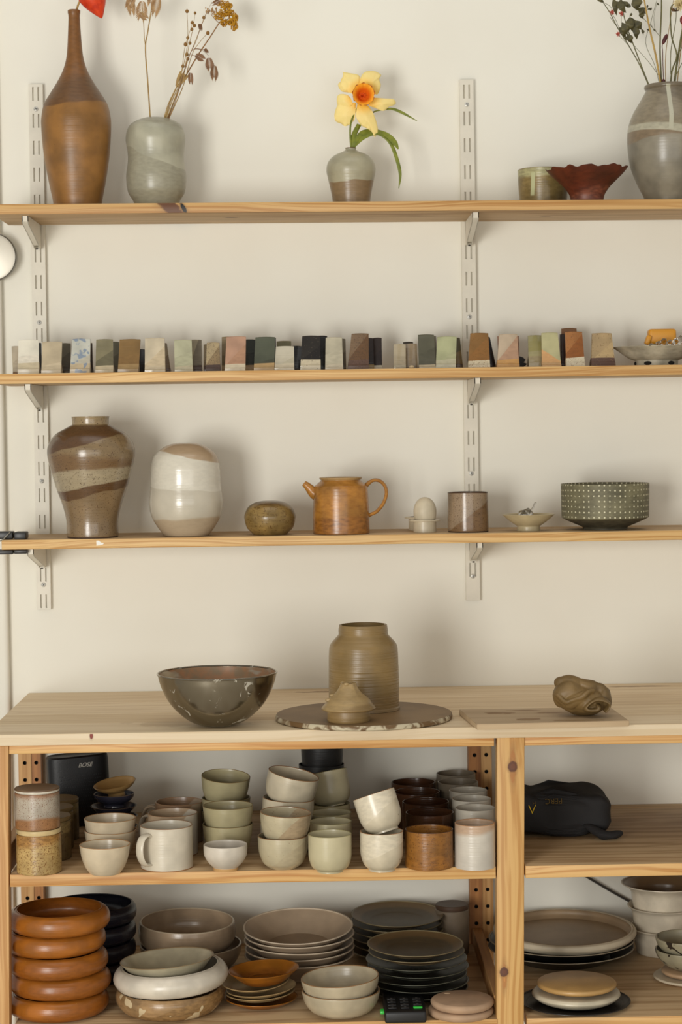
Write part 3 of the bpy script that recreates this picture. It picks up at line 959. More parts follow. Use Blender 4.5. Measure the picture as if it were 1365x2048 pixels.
M_CLAY = dict(base=(142, 116, 72), rough=0.33, ring=0.9, mottle=.12, zones=[((128, 102, 62), 30, 0, 14, 'below', 8)])
loc = place(729, 1464, Z_COUNTER, None, 178); u = U(loc.y)
n = NT('bat_face')
f1 = n.noise(n.obj, 14, 3)
n.l(n.mix(n.rng(f1, .3, .7), lin((118, 92, 60)), lin((136, 108, 72))), n.bsdf.inputs['Base Color'])
n.bsdf.inputs['Roughness'].default_value = 0.5
M_BAT = n.mat
n = NT('bat_edge')
f1 = n.noise(n.scale(1, 1, 1), 24, 3, .6, 1)
n.l(n.mix(n.rng(f1, .45, .6), lin((186, 174, 146)), lin((104, 78, 46))), n.bsdf.inputs['Base Color'])
n.bsdf.inputs['Roughness'].default_value = 0.6
M_BATE = n.mat
bt = 11 * u
bm = bmesh.new(); lathe(bm, [(0, 0), (174 * u, 0), (177.5 * u, 2 * u), (178 * u, 5 * u), (177 * u, bt - 1.5 * u), (175.5 * u, bt), (0, bt)], 96)
for f in bm.faces:
    f.normal_update()
    if f.calc_center_median().z > bt - 0.0005 : f.material_index = 1
tag(link('wheel_bat', bm, [M_BATE, M_BAT], None, loc + Vector((0, 0, 0.0004))), 'round clay-stained wheel bat carrying the unfired jar', 'wheel bat')
ZB = Z_COUNTER + bt + 0.0006
pot('thrown_jar', 'freshly thrown wet clay jar with a collared neck on the bat', 'jar', 729, 1428,
    [(72, 0), (71.5, 4), (70.5, 10), (70.8, 40), (70.3, 80), (69.6, 110), (68, 126), (64, 134), (56, 143), (50.5, 149), (49.5, 152), (49.5, 160), (48.3, 168), (47.5, 170)],
    M_CLAY, ZB, None, wall=4)
# lid standing in front of the jar
loc = place(698, 1448, ZB, None, 43); u = U(loc.y)
lid = thing('clay_cover', 'wet clay jar lid with a rough knob lying before the thrown jar', 'lid', loc)
M_LID = glaze('wet_clay_lid', (146, 118, 74), 0.4, ring=0.8, mottle=.16, zones=[((160, 134, 90), 30 * u, .2, 10 * u, 'above', 5 * u)])


def lump(r, z, a):
    k = 0.012 * (z / 0.06) ** 2
    return r + k * 0.16 * noise.noise(Vector((math.cos(a) * 2, math.sin(a) * 2, z * 60))), z + 0.05 * k * noise.noise(Vector((math.cos(a) * 3, math.sin(a) * 3, 4)))


bm = bmesh.new(); lathe(bm, [(r * u, h * u) for r, h in ((0, 0), (42, 0), (43.5, 3), (43.2, 20), (42, 24), (0, 24))], 56)
link('collar', bm, M_LID, lid)
bm = bmesh.new()
pr = spline([(43, 22, 0), (52, 23, 0), (54.5, 26, 0), (53, 29, 0), (47, 36, 0), (44, 41, 0), (38, 47, 0), (29, 54, 0), (23, 61, 0), (19, 69, 0), (16, 75, 0), (15, 77, 0)], 4)
lathe(bm, [(0, 22 * u)] + [(p.x * u, p.y * u) for p in pr] + [(9 * u, 75 * u), (0, 73 * u)], 56, lump)
link('cone', bm, M_LID, lid)
bm = bmesh.new()
for (a, r, z, s) in ((3.3, 40, 44, 5), (3.0, 33, 52, 4), (1.2, 14, 76, 4), (4.4, 13, 76, 4), (2.4, 15, 77, 3.5)):
    ball(bm, (r * u * math.cos(a), r * u * math.sin(a) * 0.8 - 0.004, z * u), s * u, 2, (1.5, .7, 0.8))
link('slip_crumb', bm, M_LID, lid)

# board with clay
ZBT = Z_COUNTER + 0.0095
c4 = [on(919, 1419, ZBT), on(954.6, 1448.8, ZBT), on(1259.5, 1441.6, ZBT), on(1222, 1414.5, ZBT)]
bm = bmesh.new()
mid = sum(c4, Vector()) / 4
T = [bm.verts.new((p.x - mid.x, p.y - mid.y, 0.0095)) for p in c4]
B = [bm.verts.new((p.x - mid.x, p.y - mid.y, 0)) for p in c4]
bm.faces.new(T); bm.faces.new(B[::-1])
for k in range(4): bm.faces.new((T[k], T[(k + 1) % 4], B[(k + 1) % 4], B[k]))
bmesh.ops.recalc_face_normals(bm, faces=bm.faces[:])
bmesh.ops.bevel(bm, geom=bm.edges[:], offset=0.0008, segments=2, affect='EDGES')
n = NT('work_board')
dd = []
c = n.mix(n.rng(n.noise(n.scale(3, 30, 30), 1, 3), .3, .7), lin((190, 166, 132)), lin((172, 146, 112)))
for (px, py, rx, ry) in ((1000, 1427, .030, .014), (1058, 1439, .028, .014), (1045, 1421, .035, .006), (1100, 1426, .03, .008), (1150, 1441, .05, .006), (985, 1426, .02, .008)):
    q = on(px, py, ZBT) - mid
    dx = n.m('DIVIDE', n.m('SUBTRACT', n.x, q.x), rx); dy = n.m('DIVIDE', n.m('SUBTRACT', n.y, q.y), ry)
    d = n.m('ADD', n.m('ADD', n.m('MULTIPLY', dx, dx), n.m('MULTIPLY', dy, dy)), n.m('MULTIPLY', n.m('SUBTRACT', n.noise(n.scale(40, 70, 40), 1, 3), .5), 2.6))
    c = n.mix(n.rng(d, .5, .75, .85, 0), c, lin((132, 98, 58)))
n.l(c, n.bsdf.inputs['Base Color']); n.bsdf.inputs['Roughness'].default_value = .6
tag(link('clay_board', bm, n.mat, None, (mid.x, mid.y, Z_COUNTER + 0.0003), sharp=.5), 'pale plywood board with wet clay smears under the clay lump', 'board')

# lump of wedged clay
loc = place(1166, 1434, ZBT, None, 20); u = U(loc.y)
bm = bmesh.new()
def blob(x, y, z, r, sc, rot=(0, 0, 0)):
    from mathutils import Euler
    ball(bm, (x * u, y * u, z * u), r * u, 3, sc, Euler(rot).to_matrix())
blob(0, 5, 32, 46, (1.18, 1.0, 0.70), (0, .12, 0))
blob(-30, -4, 46, 28, (1.05, 1.0, 1.0), (0, -.4, 0))
blob(-42, 8, 66, 14, (1.1, 1.2, 1.0))
blob(-20, 8, 66, 20, (1.5, 1.2, .75), (0, .2, 0))
blob(12, 8, 60, 22, (1.5, 1.2, .55), (0, .35, 0))
blob(36, 0, 50, 14, (1.0, 1.2, 1.0))
blob(44, 0, 34, 20, (.8, 1.3, 1.2))
blob(-46, 6, 36, 16, (.8, 1.2, 1.2))
blob(-14, -30, 36, 22, (1.35, .55, .62), (0, -.5, 0))
# rolled fold facing the front
spir = []
for k in range(44):
    t = k / 43
    a = -0.9 + t * 8.2
    r = 27 * (1 - t) + 3
    spir.append(((20 + r * 1.05 * math.cos(a)) * u, (-38 - 3 * t) * u, (22 + r * 0.62 * math.sin(a) + 0.22 * r * math.cos(a)) * u))
sweep(bm, spir, 3.9 * u, 2.8, 10, up=(0, 1, 0))
sweep(bm, [Vector(p) * u for p in spline([(-52, -18, 44), (-36, -34, 30), (-10, -38, 40), (6, -36, 50), (18, -30, 52)], 5)], 5.0 * u, 1.6, 10)
for v in bm.verts:
    v.co += Vector((noise.noise(v.co * 45), noise.noise(v.co * 45 + Vector((9, 0, 0))), noise.noise(v.co * 45 + Vector((0, 9, 0))))) * 0.0032
    if v.co.z < 0.0005: v.co.z = 0.0005
lo = link('clay_lump', bm, glaze('raw_clay', (126, 100, 58), 0.5, ring=0, mottle=.2), None, loc + Vector((0, 0, .0003)))
md = lo.modifiers.new('remesh', 'REMESH'); md.mode = 'VOXEL'; md.voxel_size = 0.0013; md.use_smooth_shade = True
md = lo.modifiers.new('smooth', 'SMOOTH'); md.iterations = 1; md.factor = .4
tag(lo, 'folded lump of raw brown clay on the plywood board', 'clay')

# ================================================================ test tiles on the middle wall shelf
def tile(label, xb0, xb1, xt0, xt1, ytop, Y, c1, c2, foot, hfoot=15, slope=0.9, cut=0.55, rough=0.25, speck=None, mott=.15, yaw=0.0, lean=9, group='glaze test tiles'):
    cx = (xb0 + xb1) / 2
    p = P(cx, 745, Y)
    z0 = shelf_z(2, p.x)
    u = U(Y)
    yb = proj((p.x, Y, z0))[1]
    Hh = (yb - ytop) * u
    t = 0.0062
    fz = hfoot * u
    prof = [(-0.0035, 0.0004), (-0.0035, fz * .45), (-0.0015, fz * .55), (0.001, fz), (lean * u, Hh - .0012), (lean * u + .001, Hh), (lean * u + t - .001, Hh), (lean * u + t, Hh - .0012),
            (0.001 + t, fz + .004), (.022, fz * .5), (.022, 0.0004)]
    bm = bmesh.new()
    L, R = [], []
    NX = 4
    cols = []
    for j in range(NX + 1):
        s = j / NX
        col = []
        for (y, z) in prof:
            k = z / Hh
            xa = (xb0 + (xt0 - xb0) * k - cx) * u; xb = (xb1 + (xt1 - xb1) * k - cx) * u
            bow = 0.0014 * (1 - (2 * s - 1) ** 2)
            zz = z + (bow * 0.6 if z > Hh * .9 else 0)
            col.append(bm.verts.new((xa + (xb - xa) * s, y - bow, zz)))
        cols.append(col)
    N = len(prof)
    for A, B in zip(cols, cols[1:]):
        for q in range(N): bm.faces.new((A[q], A[(q + 1) % N], B[(q + 1) % N], B[q]))
    bm.faces.new(cols[0]); bm.faces.new(cols[-1][::-1])
    m = glaze('tile_glaze', c1, rough, [(c2, Hh * cut, slope, 0.004, 'below', .0006), (foot, fz * 1.0, 0.04, .003, 'below', .0004)], speck, 0.3, mott, seed=cx * .01)
    o = link('glaze_test_tile', bm, m, None, (p.x, Y, z0), (0, 0, yaw), sharp=.5)
    return tag(o, label, 'test tile', group)


FR, BK, MD_ = -0.150, -0.075, -0.108
SPK = ((60, 44, 34), 420, .58)
CRE, TAN, BEI, DKF = (206, 192, 164), (186, 150, 104), (196, 178, 146), (78, 58, 50)
tile('short greyish tile with a ringed foot at the far left of the tile row', 26, 40, 23, 40, 693, BK, (196, 182, 158), (186, 172, 148), (130, 100, 70), 8)
tile('white glazed tile with beige foot beside the far left end of the row', 36, 78, 37, 77, 680, FR, (226, 220, 202), (222, 214, 196), (200, 186, 156), 23, .1)
tile('narrow slate-blue tile edge showing behind the white tile', 62, 83, 62, 82, 686, MD_, (70, 74, 74), (50, 52, 54), (80, 70, 60), 10)
tile('plain beige tile right of the white tile', 83, 122, 85, 124, 684, FR, (196, 180, 150), (202, 186, 156), (200, 184, 154), 16, .2, .3)
tile('dark taupe tile behind the plain beige tile', 112, 140, 112, 141, 687, BK, (112, 104, 84), (82, 74, 58), (70, 60, 46), 16, .8)
tile('pale grey tile stained with cobalt blue', 140, 180, 145, 181, 678, FR, (196, 196, 184), (188, 182, 164), (194, 176, 144), 20, .5, .4, speck=((120, 136, 156), 60, .55))
tile('thin dark brown tile behind the blue-stained tile', 172, 186, 172, 184.5, 686, MD_, (70, 54, 40), (54, 40, 30), (50, 36, 28), 10)
tile('olive grey tile with darker diagonal and cream foot', 191, 227, 193, 226, 679, FR, (136, 128, 98), (108, 102, 78), (196, 180, 148), 14, .7, .5)
tile('grey-green tile behind the olive grey tile', 218, 239, 216, 238.5, 684, BK, (124, 120, 98), (96, 92, 74), (90, 80, 62), 16, .5)
tile('brown ochre tile right of the olive grey one', 236, 277, 240, 281.5, 679, FR, (136, 106, 62), (132, 102, 60), (160, 132, 88), 18, .1)
tile('squat black tile behind the brown ochre tile', 270, 290, 270, 289.5, 699, BK, (30, 26, 24), (26, 22, 20), (26, 22, 20), 6)
tile('cream tile with a glossy diagonal edge', 290, 331, 291, 329.5, 676.5, FR, (214, 200, 172), (204, 186, 154), (206, 190, 160), 13, 1.0, .5, .12)
tile('curved grey-brown tile leaning behind the cream tile', 322, 342, 320, 334, 686.5, MD_, (150, 134, 108), (120, 100, 76), (90, 66, 46), 10)
tile('pale celadon tile with straight sides', 350, 386, 349, 384, 680, FR, (182, 180, 150), (176, 174, 144), (190, 180, 150), 12, .3)
tile('striped grey-beige tile behind the pale celadon tile', 374, 404, 374, 404, 680, MD_, (158, 146, 120), (120, 110, 92), (86, 66, 54), 14, 3.0, .6)
tile('small tile with dark speckled edge behind the small tan one', 408, 426, 408.5, 426, 689, MD_, (128, 110, 82), (104, 88, 64), DKF, 14, speck=SPK)
tile('small tan speckled tile with dark plum foot', 412, 441, 414.5, 439.5, 685.5, FR, (176, 156, 118), (140, 118, 84), DKF, 15, 1.4, .6, .5, SPK)
tile('greyish olive tile behind the pink tile', 444, 470, 444.5, 470, 674, MD_, (148, 130, 98), (120, 106, 80), (170, 150, 118), 14, .5)
tile('dusty pink tile with a cream foot', 450, 491, 454, 493, 673.5, FR, (190, 150, 124), (176, 136, 108), (214, 200, 172), 14, 1.1, .45)
tile('very dark green tile behind and right of the pink tile', 484, 514, 484, 513, 679.5, BK, (48, 54, 44), (40, 44, 36), (170, 144, 104), 14, .4)
tile('dark grey-green tile with a tan foot', 508, 549, 512, 551.5, 674.5, FR, (84, 88, 72), (72, 74, 60), (180, 150, 104), 16, .3, .3)
tile('black tile edge behind the dark grey-green tile', 530, 553, 530, 553, 675.5, MD_, (34, 32, 28), (30, 28, 24), (40, 34, 28), 10)
tile('olive tile showing above the pale grey tile', 556, 584, 554.5, 583.5, 682.5, BK, (134, 128, 96), (120, 114, 86), (120, 110, 84), 14, .4)
tile('pale grey white tile with a glossy corner', 549.5, 589, 553, 589, 693, FR, (194, 186, 164), (186, 178, 154), (202, 190, 164), 14, .6, .35, .12)
tile('squat black tile right of the pale grey white tile', 582, 605, 582, 604.5, 692.5, MD_, (26, 24, 22), (24, 22, 20), (24, 22, 20), 8)
tile('glossy black tile with a cream foot', 601, 642, 606, 642, 672, FR, (46, 42, 38), (36, 32, 30), (204, 192, 164), 22, .8, .5, .14, speck=((90, 80, 68), 200, .66))
tile('plain black tile behind the cream-footed black tile', 632, 655, 632, 656, 672, MD_, (34, 30, 28), (30, 27, 25), (34, 30, 28), 10)
tile('pale stone grey tile with a lighter foot', 651, 687, 653, 685.5, 675, FR, (192, 184, 160), (188, 180, 156), (202, 190, 164), 12, .2)
tile('grey tile edge behind the pale stone tile', 678, 693, 678, 692.5, 678, MD_, (134, 124, 104), (110, 100, 84), (110, 100, 84), 10)
tile('tall brown speckled tile with a brown foot', 695.5, 738, 705, 739, 667.5, FR, (124, 98, 70), (100, 70, 40), (98, 72, 58), 19, 1.3, .6, .4, SPK)
tile('dark plum tile with a tan foot behind the tall brown one', 730, 749, 730, 748, 676.5, MD_, (48, 36, 34), (40, 30, 28), (150, 126, 78), 11)
tile('dark plum tile with a white foot beside the gap', 748, 765, 748, 765, 676, MD_ + .004, (56, 44, 40), (46, 36, 34), (196, 186, 162), 11)
tile('short glossy beige-grey tile right of the gap', 788, 812.5, 789, 813, 688.5, FR, (170, 156, 128), (160, 146, 118), (166, 154, 128), 8, .2, .5, .12)
tile('short glossy taupe tile behind the cream shard', 812.5, 836, 813, 835.5, 687.5, FR + .012, (146, 128, 102), (136, 118, 92), (130, 112, 88), 8, .2, .5, .12)
tile('dark tile whose top shows behind the two short glossy tiles', 808, 829, 808, 828, 684, BK, (70, 62, 50), (60, 52, 42), (60, 52, 42), 8)
tile('dark smoky green tile with a beige foot', 839, 872, 838, 870, 669.5, FR, (98, 96, 78), (84, 82, 66), (182, 166, 134), 9, .4)
tile('smoky tile edge behind the dark smoky green tile', 850, 875, 850, 874, 672, BK, (120, 114, 94), (100, 94, 78), (110, 100, 84), 9)
tile('pale apple green tile with a paler foot', 872, 912, 876.5, 915.5, 673.5, FR, (178, 180, 140), (172, 172, 136), (188, 182, 154), 19, .8, .35, .15)
tile('curved dark-edged tile behind the pale apple green tile', 908, 927, 908, 922, 676, MD_, (96, 88, 62), (120, 100, 66), (90, 70, 44), 10, .5)
tile('golden brown tile with a cream foot', 936.5, 981, 943, 979, 666.5, FR, (146, 106, 56), (140, 98, 50), (208, 194, 164), 15, 1.0, .6, speck=((120, 82, 40), 240, .6))
tile('black tile behind and right of the golden brown tile', 972, 994, 968, 982, 674, BK, (36, 28, 26), (30, 24, 22), (28, 22, 20), 8)
tile('pinkish beige tile with an orange tan foot', 994.5, 1039.5, 1001, 1037, 668.5, FR, (192, 172, 146), (176, 140, 112), (194, 148, 88), 17, 1.2, .6, .4)
tile('pink-brown tile edge behind the pinkish beige tile', 1000, 1040, 997, 1040.5, 672, MD_, (160, 124, 100), (140, 106, 84), (150, 120, 90), 12)
tile('olive green tile with a grey foot', 1058, 1088, 1058.5, 1087, 671, FR + .02, (150, 142, 92), (160, 152, 112), (160, 146, 112), 23, .1, .5, .14)
tile('pale green tile with an orange flash and tan foot', 1085, 1123.5, 1085.5, 1118, 665.5, FR, (186, 180, 136), (206, 160, 108), (192, 152, 100), 10, -.6, .34)
tile('brown tile standing tallest behind the copper tile', 1125, 1156, 1125.5, 1156, 657, BK, (128, 88, 54), (110, 72, 42), (120, 86, 54), 10, .6)
tile('dark chocolate tile behind the copper tile', 1122, 1136, 1122.5, 1136, 668.5, MD_, (64, 44, 36), (54, 36, 30), (44, 32, 28), 10)
tile('glossy copper brown tile with a cream foot', 1133.5, 1171, 1133, 1167, 664, FR, (160, 106, 56), (140, 84, 36), (208, 196, 168), 19, 1.1, .7, .3, speck=((120, 76, 36), 260, .6))
tile('rough tan tile with a chocolate foot near the speckled dish', 1183, 1232, 1187, 1226, 666.5, FR, (176, 150, 108), (180, 154, 110), (90, 64, 52), 18, .9, .5, .6, ((120, 96, 62), 180, .62))

# small shards lying by the tiles
u = U(FR - .012)
p = P(824, 736, FR - .012)
bm = bmesh.new(); ball(bm, (0, 0, 3.6 * u), 5 * u, 2, (1.05, .8, .7))
tag(link('clay_shard', bm, glaze('shard', (214, 192, 154), .6, ring=0), None, (p.x, FR - .012, shelf_z(2, p.x) + .0004)), 'tiny cream shard before the short glossy taupe tile', 'shard')
p = P(1045, 735, BK); u = U(BK)
bm = bmesh.new()
pts = [(-9, 0), (-9, 26), (2, 22), (7, 17), (3, 12), (10, 9), (3, 3), (-3, 0)]
A = [bm.verts.new((a * u, -.004, b * u)) for a, b in pts]; B = [bm.verts.new((a * u, .004, b * u)) for a, b in pts]
bm.faces.new(A); bm.faces.new(B[::-1])
for k in range(8): bm.faces.new((A[k], A[(k + 1) % 8], B[(k + 1) % 8], B[k]))
tag(link('clay_shard', bm, plain('black_shard', (30, 26, 26), .5), None, (p.x, BK, shelf_z(2, p.x) + .0005), smooth=False), 'jagged black shard behind the pinkish beige tile', 'shard')

# speckled footed dish with soap and crystals
loc = place(1314, 729, S2, Y=-0.118); u = U(-0.118); yb = proj(loc)[1]
M_SPK = glaze('speckled_grey', (200, 192, 170), .5, speck=((56, 42, 30), 90, .72), ring=.2, mottle=.25)
fd = thing('speckled_dish', 'wide speckled grey footed dish heaped with crystals', 'dish', loc)
prof = [(43, 0.5), (43, 11), (45, 12), (58, 18), (74, 30), (86, 37.5), (87, 39)]
pr = spline([(a, b, 0) for a, b in prof], 4)
bm = bmesh.new(); lathe(bm, [(0, .5 * u)] + [(p.x * u, p.y * u) for p in pr] + [(84 * u, 39.5 * u), (60 * u, 32 * u), (0, 29 * u)], 64)
link('bowl', bm, M_SPK, fd)
for a in (-1.0, -1.0 + 2.1, -1.0 + 4.2, -2.15):
    bm = bmesh.new(); ball(bm, (0, 0, 0), 5.5 * u, 2, (1.5, .35, .75))
    for v in bm.verts: v.co = Matrix.Rotation(a + math.pi / 2, 3, 'Z') @ v.co
    link('foot_notch', bm, M_DARK, fd, (43 * u * math.cos(a), 43 * u * math.sin(a), 5.5 * u))
u2 = u
bm = bmesh.new(); bevel_box(bm, -28 * u, 28 * u, -12 * u, 14 * u, 0, 30 * u, 6 * u, 4)
nn = NT('honey_soap')
nn.bsdf.inputs['Base Color'].default_value = lin((214, 150, 40)); nn.bsdf.inputs['Roughness'].default_value = .35
nn.bsdf.inputs['Subsurface Weight'].default_value = .35; nn.bsdf.inputs['Subsurface Radius'].default_value = (.01, .006, .002)
zcr = loc.z + 30 * u
tag(link('soap_block', bm, nn.mat, None, (P(1325, 690, -.10).x, -.098, P(1325, 688, -.098).z)), 'honey-yellow translucent soap block resting on the crystals', 'soap')
bm = bmesh.new(); bevel_box(bm, -5 * u, 5 * u, -8 * u, 8 * u, 0, 19 * u, 3 * u, 3)
tag(link('soap_block', bm, nn.mat, None, (P(1294, 690, -.11).x, -.108, P(1294, 689, -.108).z), (0, .35, 0)), 'small amber soap sliver leaning by the honey-yellow block', 'soap')
k = 0
CRL = ['leftmost, under the soap sliver', 'second from the left', 'left of the large one before the soap', 'before the soap block middle', 'large one at the soap block end', 'low one before the large one', 'tallest right of the soap block', 'cut by the right edge', 'low one before the soap block', 'smallest at the left end']
for (px, py, r) in ((1304, 690, 5), (1318, 688, 6), (1328, 684, 8), (1341, 684, 6), (1352, 683, 8), (1345, 690, 6), (1362, 680, 9), (1376, 684, 9), (1334, 690, 5), (1312, 691, 4)):
    bm = bmesh.new(); bmesh.ops.create_icosphere(bm, subdivisions=1, radius=r * u)
    for v in bm.verts: v.co *= random.uniform(.8, 1.2)
    yy = -.118 - .030 + random.uniform(0, .02)
    o = link('crystal', bm, M_GLASS, None, (P(px, py, yy).x, yy, P(px, py, yy).z), (random.random(), random.random(), 0), smooth=False)
    k += 1
    tag(o, 'clear faceted crystal in the speckled dish, %s' % CRL[k - 1], 'crystal', 'crystals in the speckled dish')

# ================================================================ middle storage shelf
def lidded(name, label, cat, cx, by, r, h, lidh, bodymat, lidmat, plane, Y=None, group=None, zoff=0, rim=None):
    loc = place(cx, by, plane, Y, r); loc.z += zoff + .0003
    u = U(loc.y)
    t = thing(name, label, cat, loc, group)
    bm = bmesh.new()
    lathe(bm, [(0, 0), ((r - 2) * u, 0), (r * u, 2 * u), ((r + .3) * u, h * .5 * u), (r * u, (h - 1) * u), ((r - 1) * u, h * u), (0, h * u)], 56)
    link('body', bm, bodymat(u) if callable(bodymat) else bodymat, t)
    bm = bmesh.new(); e = h + 1.2
    lathe(bm, [(0, h * u), ((r - 3) * u, h * u), ((r - 3) * u, e * u), ((r - .4) * u, (e + .4) * u), ((r + .2) * u, (e + 2) * u), ((r + .2) * u, (e + lidh - 1.5) * u), ((r - 1) * u, (e + lidh) * u), ((r - 4) * u, (e + lidh - .4) * u), (0, (e + lidh - .4) * u)], 56)
    link('lid', bm, lidmat(u) if callable(lidmat) else lidmat, t)
    LAST['top'] = loc.z + (e + lidh) * u; LAST['loc'] = loc; LAST['u'] = u
    return t


M_ASH = lambda u: glaze('ash_glaze', (196, 164, 104), .3, [((168, 124, 66), 60 * u, .1, 14 * u, 'above', 8 * u)], ((116, 76, 32), 220, .56), .3, .22)
M_ASHLID = glaze('ash_lid', (206, 182, 132), .3, mottle=.2)
can = lidded('lidded_canister', 'mottled yellow ash-glazed canister, bottom front left of its shelf', 'canister', 79, 1753, 45, 79, 9, M_ASH, M_ASHLID, Z_MID, group='lidded canisters')
ztop = LAST['top']
canu = LAST['u']; canY = LAST['loc'].y
M_GRY = lambda u: glaze('grey_rust_glaze', (178, 166, 148), .3, [((150, 106, 66), 22 * u, .0, 12 * u, 'below', 4 * u), ((146, 104, 72), 68 * u, 0, 10 * u, 'above', 7 * u)], ((112, 70, 40), 330, .58), .2, .2)
M_RUSTLID = glaze('rust_lid', (110, 86, 64), .35, [((216, 208, 190), .0640, 0, 0, 'below', .0003)], mottle=.2)
lidded('lidded_canister', 'grey and rust speckled canister stacked on the yellow ash canister', 'canister', 75.5, 1653, 45, 73, 7, M_GRY, M_RUSTLID, ztop, Y=canY, group='lidded canisters')
M_DKCAN = lambda u: glaze('dark_olive_glaze', (120, 98, 60), .35, [((146, 124, 80), 55 * u, 0, 20 * u, 'above', 4 * u)], ((70, 48, 24), 140, .62), .3, .25)
M_DKLID = glaze('olive_lid', (128, 106, 68), .35)
for d, cx, lab in ((3.405, 99, 'olive-brown canister directly behind the yellow ash canister'), (3.485, 105, 'olive-brown canister third back from the front left corner'), (3.565, 117, 'olive-brown canister farthest back beside the black speaker')):
    k = 3.335 / d
    lidded('lidded_canister', lab, 'canister', cx, 1700, 45 * k, 79 * k, 8 * k, M_DKCAN, M_DKLID, Z_MID, Y=d - 3.8, group='lidded canisters')

# speaker
Ys = -0.105
loc = Vector((P(160.5, 1600, Ys).x, Ys, Z_MID)); u = U(Ys)
sp = thing('speaker', 'black portable loudspeaker with rounded corners behind the canisters', 'speaker', loc)
bm = bmesh.new()
def ssec(hw, hd, z, tiltz=0, N=48, e=3.2):
    out = []
    for k in range(N):
        a = 2 * math.pi * k / N
        ca, sa = math.cos(a), math.sin(a)
        x = hw * math.copysign(abs(ca) ** (2 / e), ca); y = hd * math.copysign(abs(sa) ** (2 / e), sa)
        out.append(bm.verts.new((x, y, z + tiltz * x)))
    return out
rows = [(56, 28, 0), (60, 30, 3), (62, 31, 60), (62, 31, 128), (61, 30, 136), (58, 27, 139), (54, 23, 137)]
prev = None
for (a, b, z) in rows:
    r_ = ssec(a * u, b * u, z * u)
    if prev:
        for k in range(48): bm.faces.new((prev[k], prev[(k + 1) % 48], r_[(k + 1) % 48], r_[k]))
    else: bm.faces.new(r_[::-1])
    prev = r_
bm.faces.new(prev)
n = NT('speaker_shell')
n.bsdf.inputs['Base Color'].default_value = lin((13, 13, 16)); n.bsdf.inputs['Roughness'].default_value = .45
n.bump(n.noise(n.obj, 700, 1), .3, .0008)
SPROT = Matrix.Rotation(.30, 4, 'Z') @ Matrix.Rotation(-.035, 4, 'Y')
sp.rotation_euler = (0, -.04, .30)
link('housing', bm, n.mat, sp, (0, 0, .003))
bm = bmesh.new()
for i in range(-9, 10):
    for j in range(11):
        x = (i + (j % 2) * .5) * 4.6 * u; z = (30 + j * 7) * u
        if abs(x) < 44 * u: ball(bm, (x, -(31.0 - 1.5 * (abs(x) / (44 * u)) ** 3) * u, z), .9 * u, 1)
gr = link('grille_dots', bm, plain('grille_dot', (44, 44, 48), .4), sp, (0, 0, .003)); gr['kind'] = 'stuff'
cu = bpy.data.curves.new('lettering', 'FONT'); cu.body = 'BOSE'; cu.size = 10.5 * u; cu.shear = .35; cu.extrude = .3 * u; cu.align_x = 'CENTER'; cu.space_character = 1.05
tmp = bpy.data.objects.new('tmp', cu); COL.objects.link(tmp)
dg = bpy.context.evaluated_depsgraph_get()
def text_mesh(name, body, size, mat, parent, loc, rot, shear=0.0, extr=.0003, align='CENTER', offset=0.0):
    c_ = bpy.data.curves.new(name, 'FONT'); c_.body = body; c_.size = size; c_.shear = shear; c_.extrude = extr; c_.align_x = align; c_.offset = offset
    t_ = bpy.data.objects.new(name + '_src', c_); COL.objects.link(t_)
    bpy.context.view_layer.update()
    me = bpy.data.meshes.new_from_object(t_.evaluated_get(bpy.context.evaluated_depsgraph_get()))
    bpy.data.objects.remove(t_); bpy.data.curves.remove(c_)
    me.name = name; me.materials.clear(); me.materials.append(mat)
    o = bpy.data.objects.new(name, me); COL.objects.link(o); o.parent = parent; o.location = loc; o.rotation_euler = rot
    return o
bpy.data.objects.remove(tmp); bpy.data.curves.remove(cu)
text_mesh('lettering', 'BOSE', 12 * u, plain('silver_print', (196, 192, 182), .4), sp, (10 * u, -31.2 * u, 117 * u + .003), (math.pi / 2, 0, 0), .4, .4 * u)

# stack of navy dishes and tan footed dish in front of the speaker
Yd = -0.235
navy = dict(base=(52, 52, 66), rough=.25, ring=.2, rim=((104, 90, 78), 1.5))
dprof = [(22, 0), (22, 7), (34, 12), (47, 25)]
d0 = pot('navy_dish', 'navy footed dish at the bottom of the stack by the speaker', 'dish', 229, 1684, dprof, navy, Z_MID, Y=Yd, wall=2.2, floor=9, group='navy footed dishes')
l0 = LAST['loc'].copy(); u = LAST['u']
copy(d0, 'navy footed dish second from the bottom of the stack by the speaker', l0 + Vector((.001, 0, 20 * u)))
copy(d0, 'navy footed dish with a brown rim under the navy bowl', l0 + Vector((0, 0, 41 * u)))
pot('navy_bowl', 'small glossy navy bowl under the tilted tan dish', 'bowl', 228.5, 1613, [(21, 0), (21, 6), (31, 11), (39, 19), (41, 27)], navy, None, Y=Yd, wall=2.2, floor=9)
pot('tan_dish', 'small tan footed dish tilted on top of the navy bowl', 'dish', 234, 1592, [(17.5, 0), (17, 9), (28, 14), (38, 21), (43, 28)],
    dict(base=(170, 134, 82), rough=.35, speck=((84, 56, 30), 60, .8), ring=.2), None, Y=Yd, wall=2.4, floor=10, tilt=(7, -8.5))

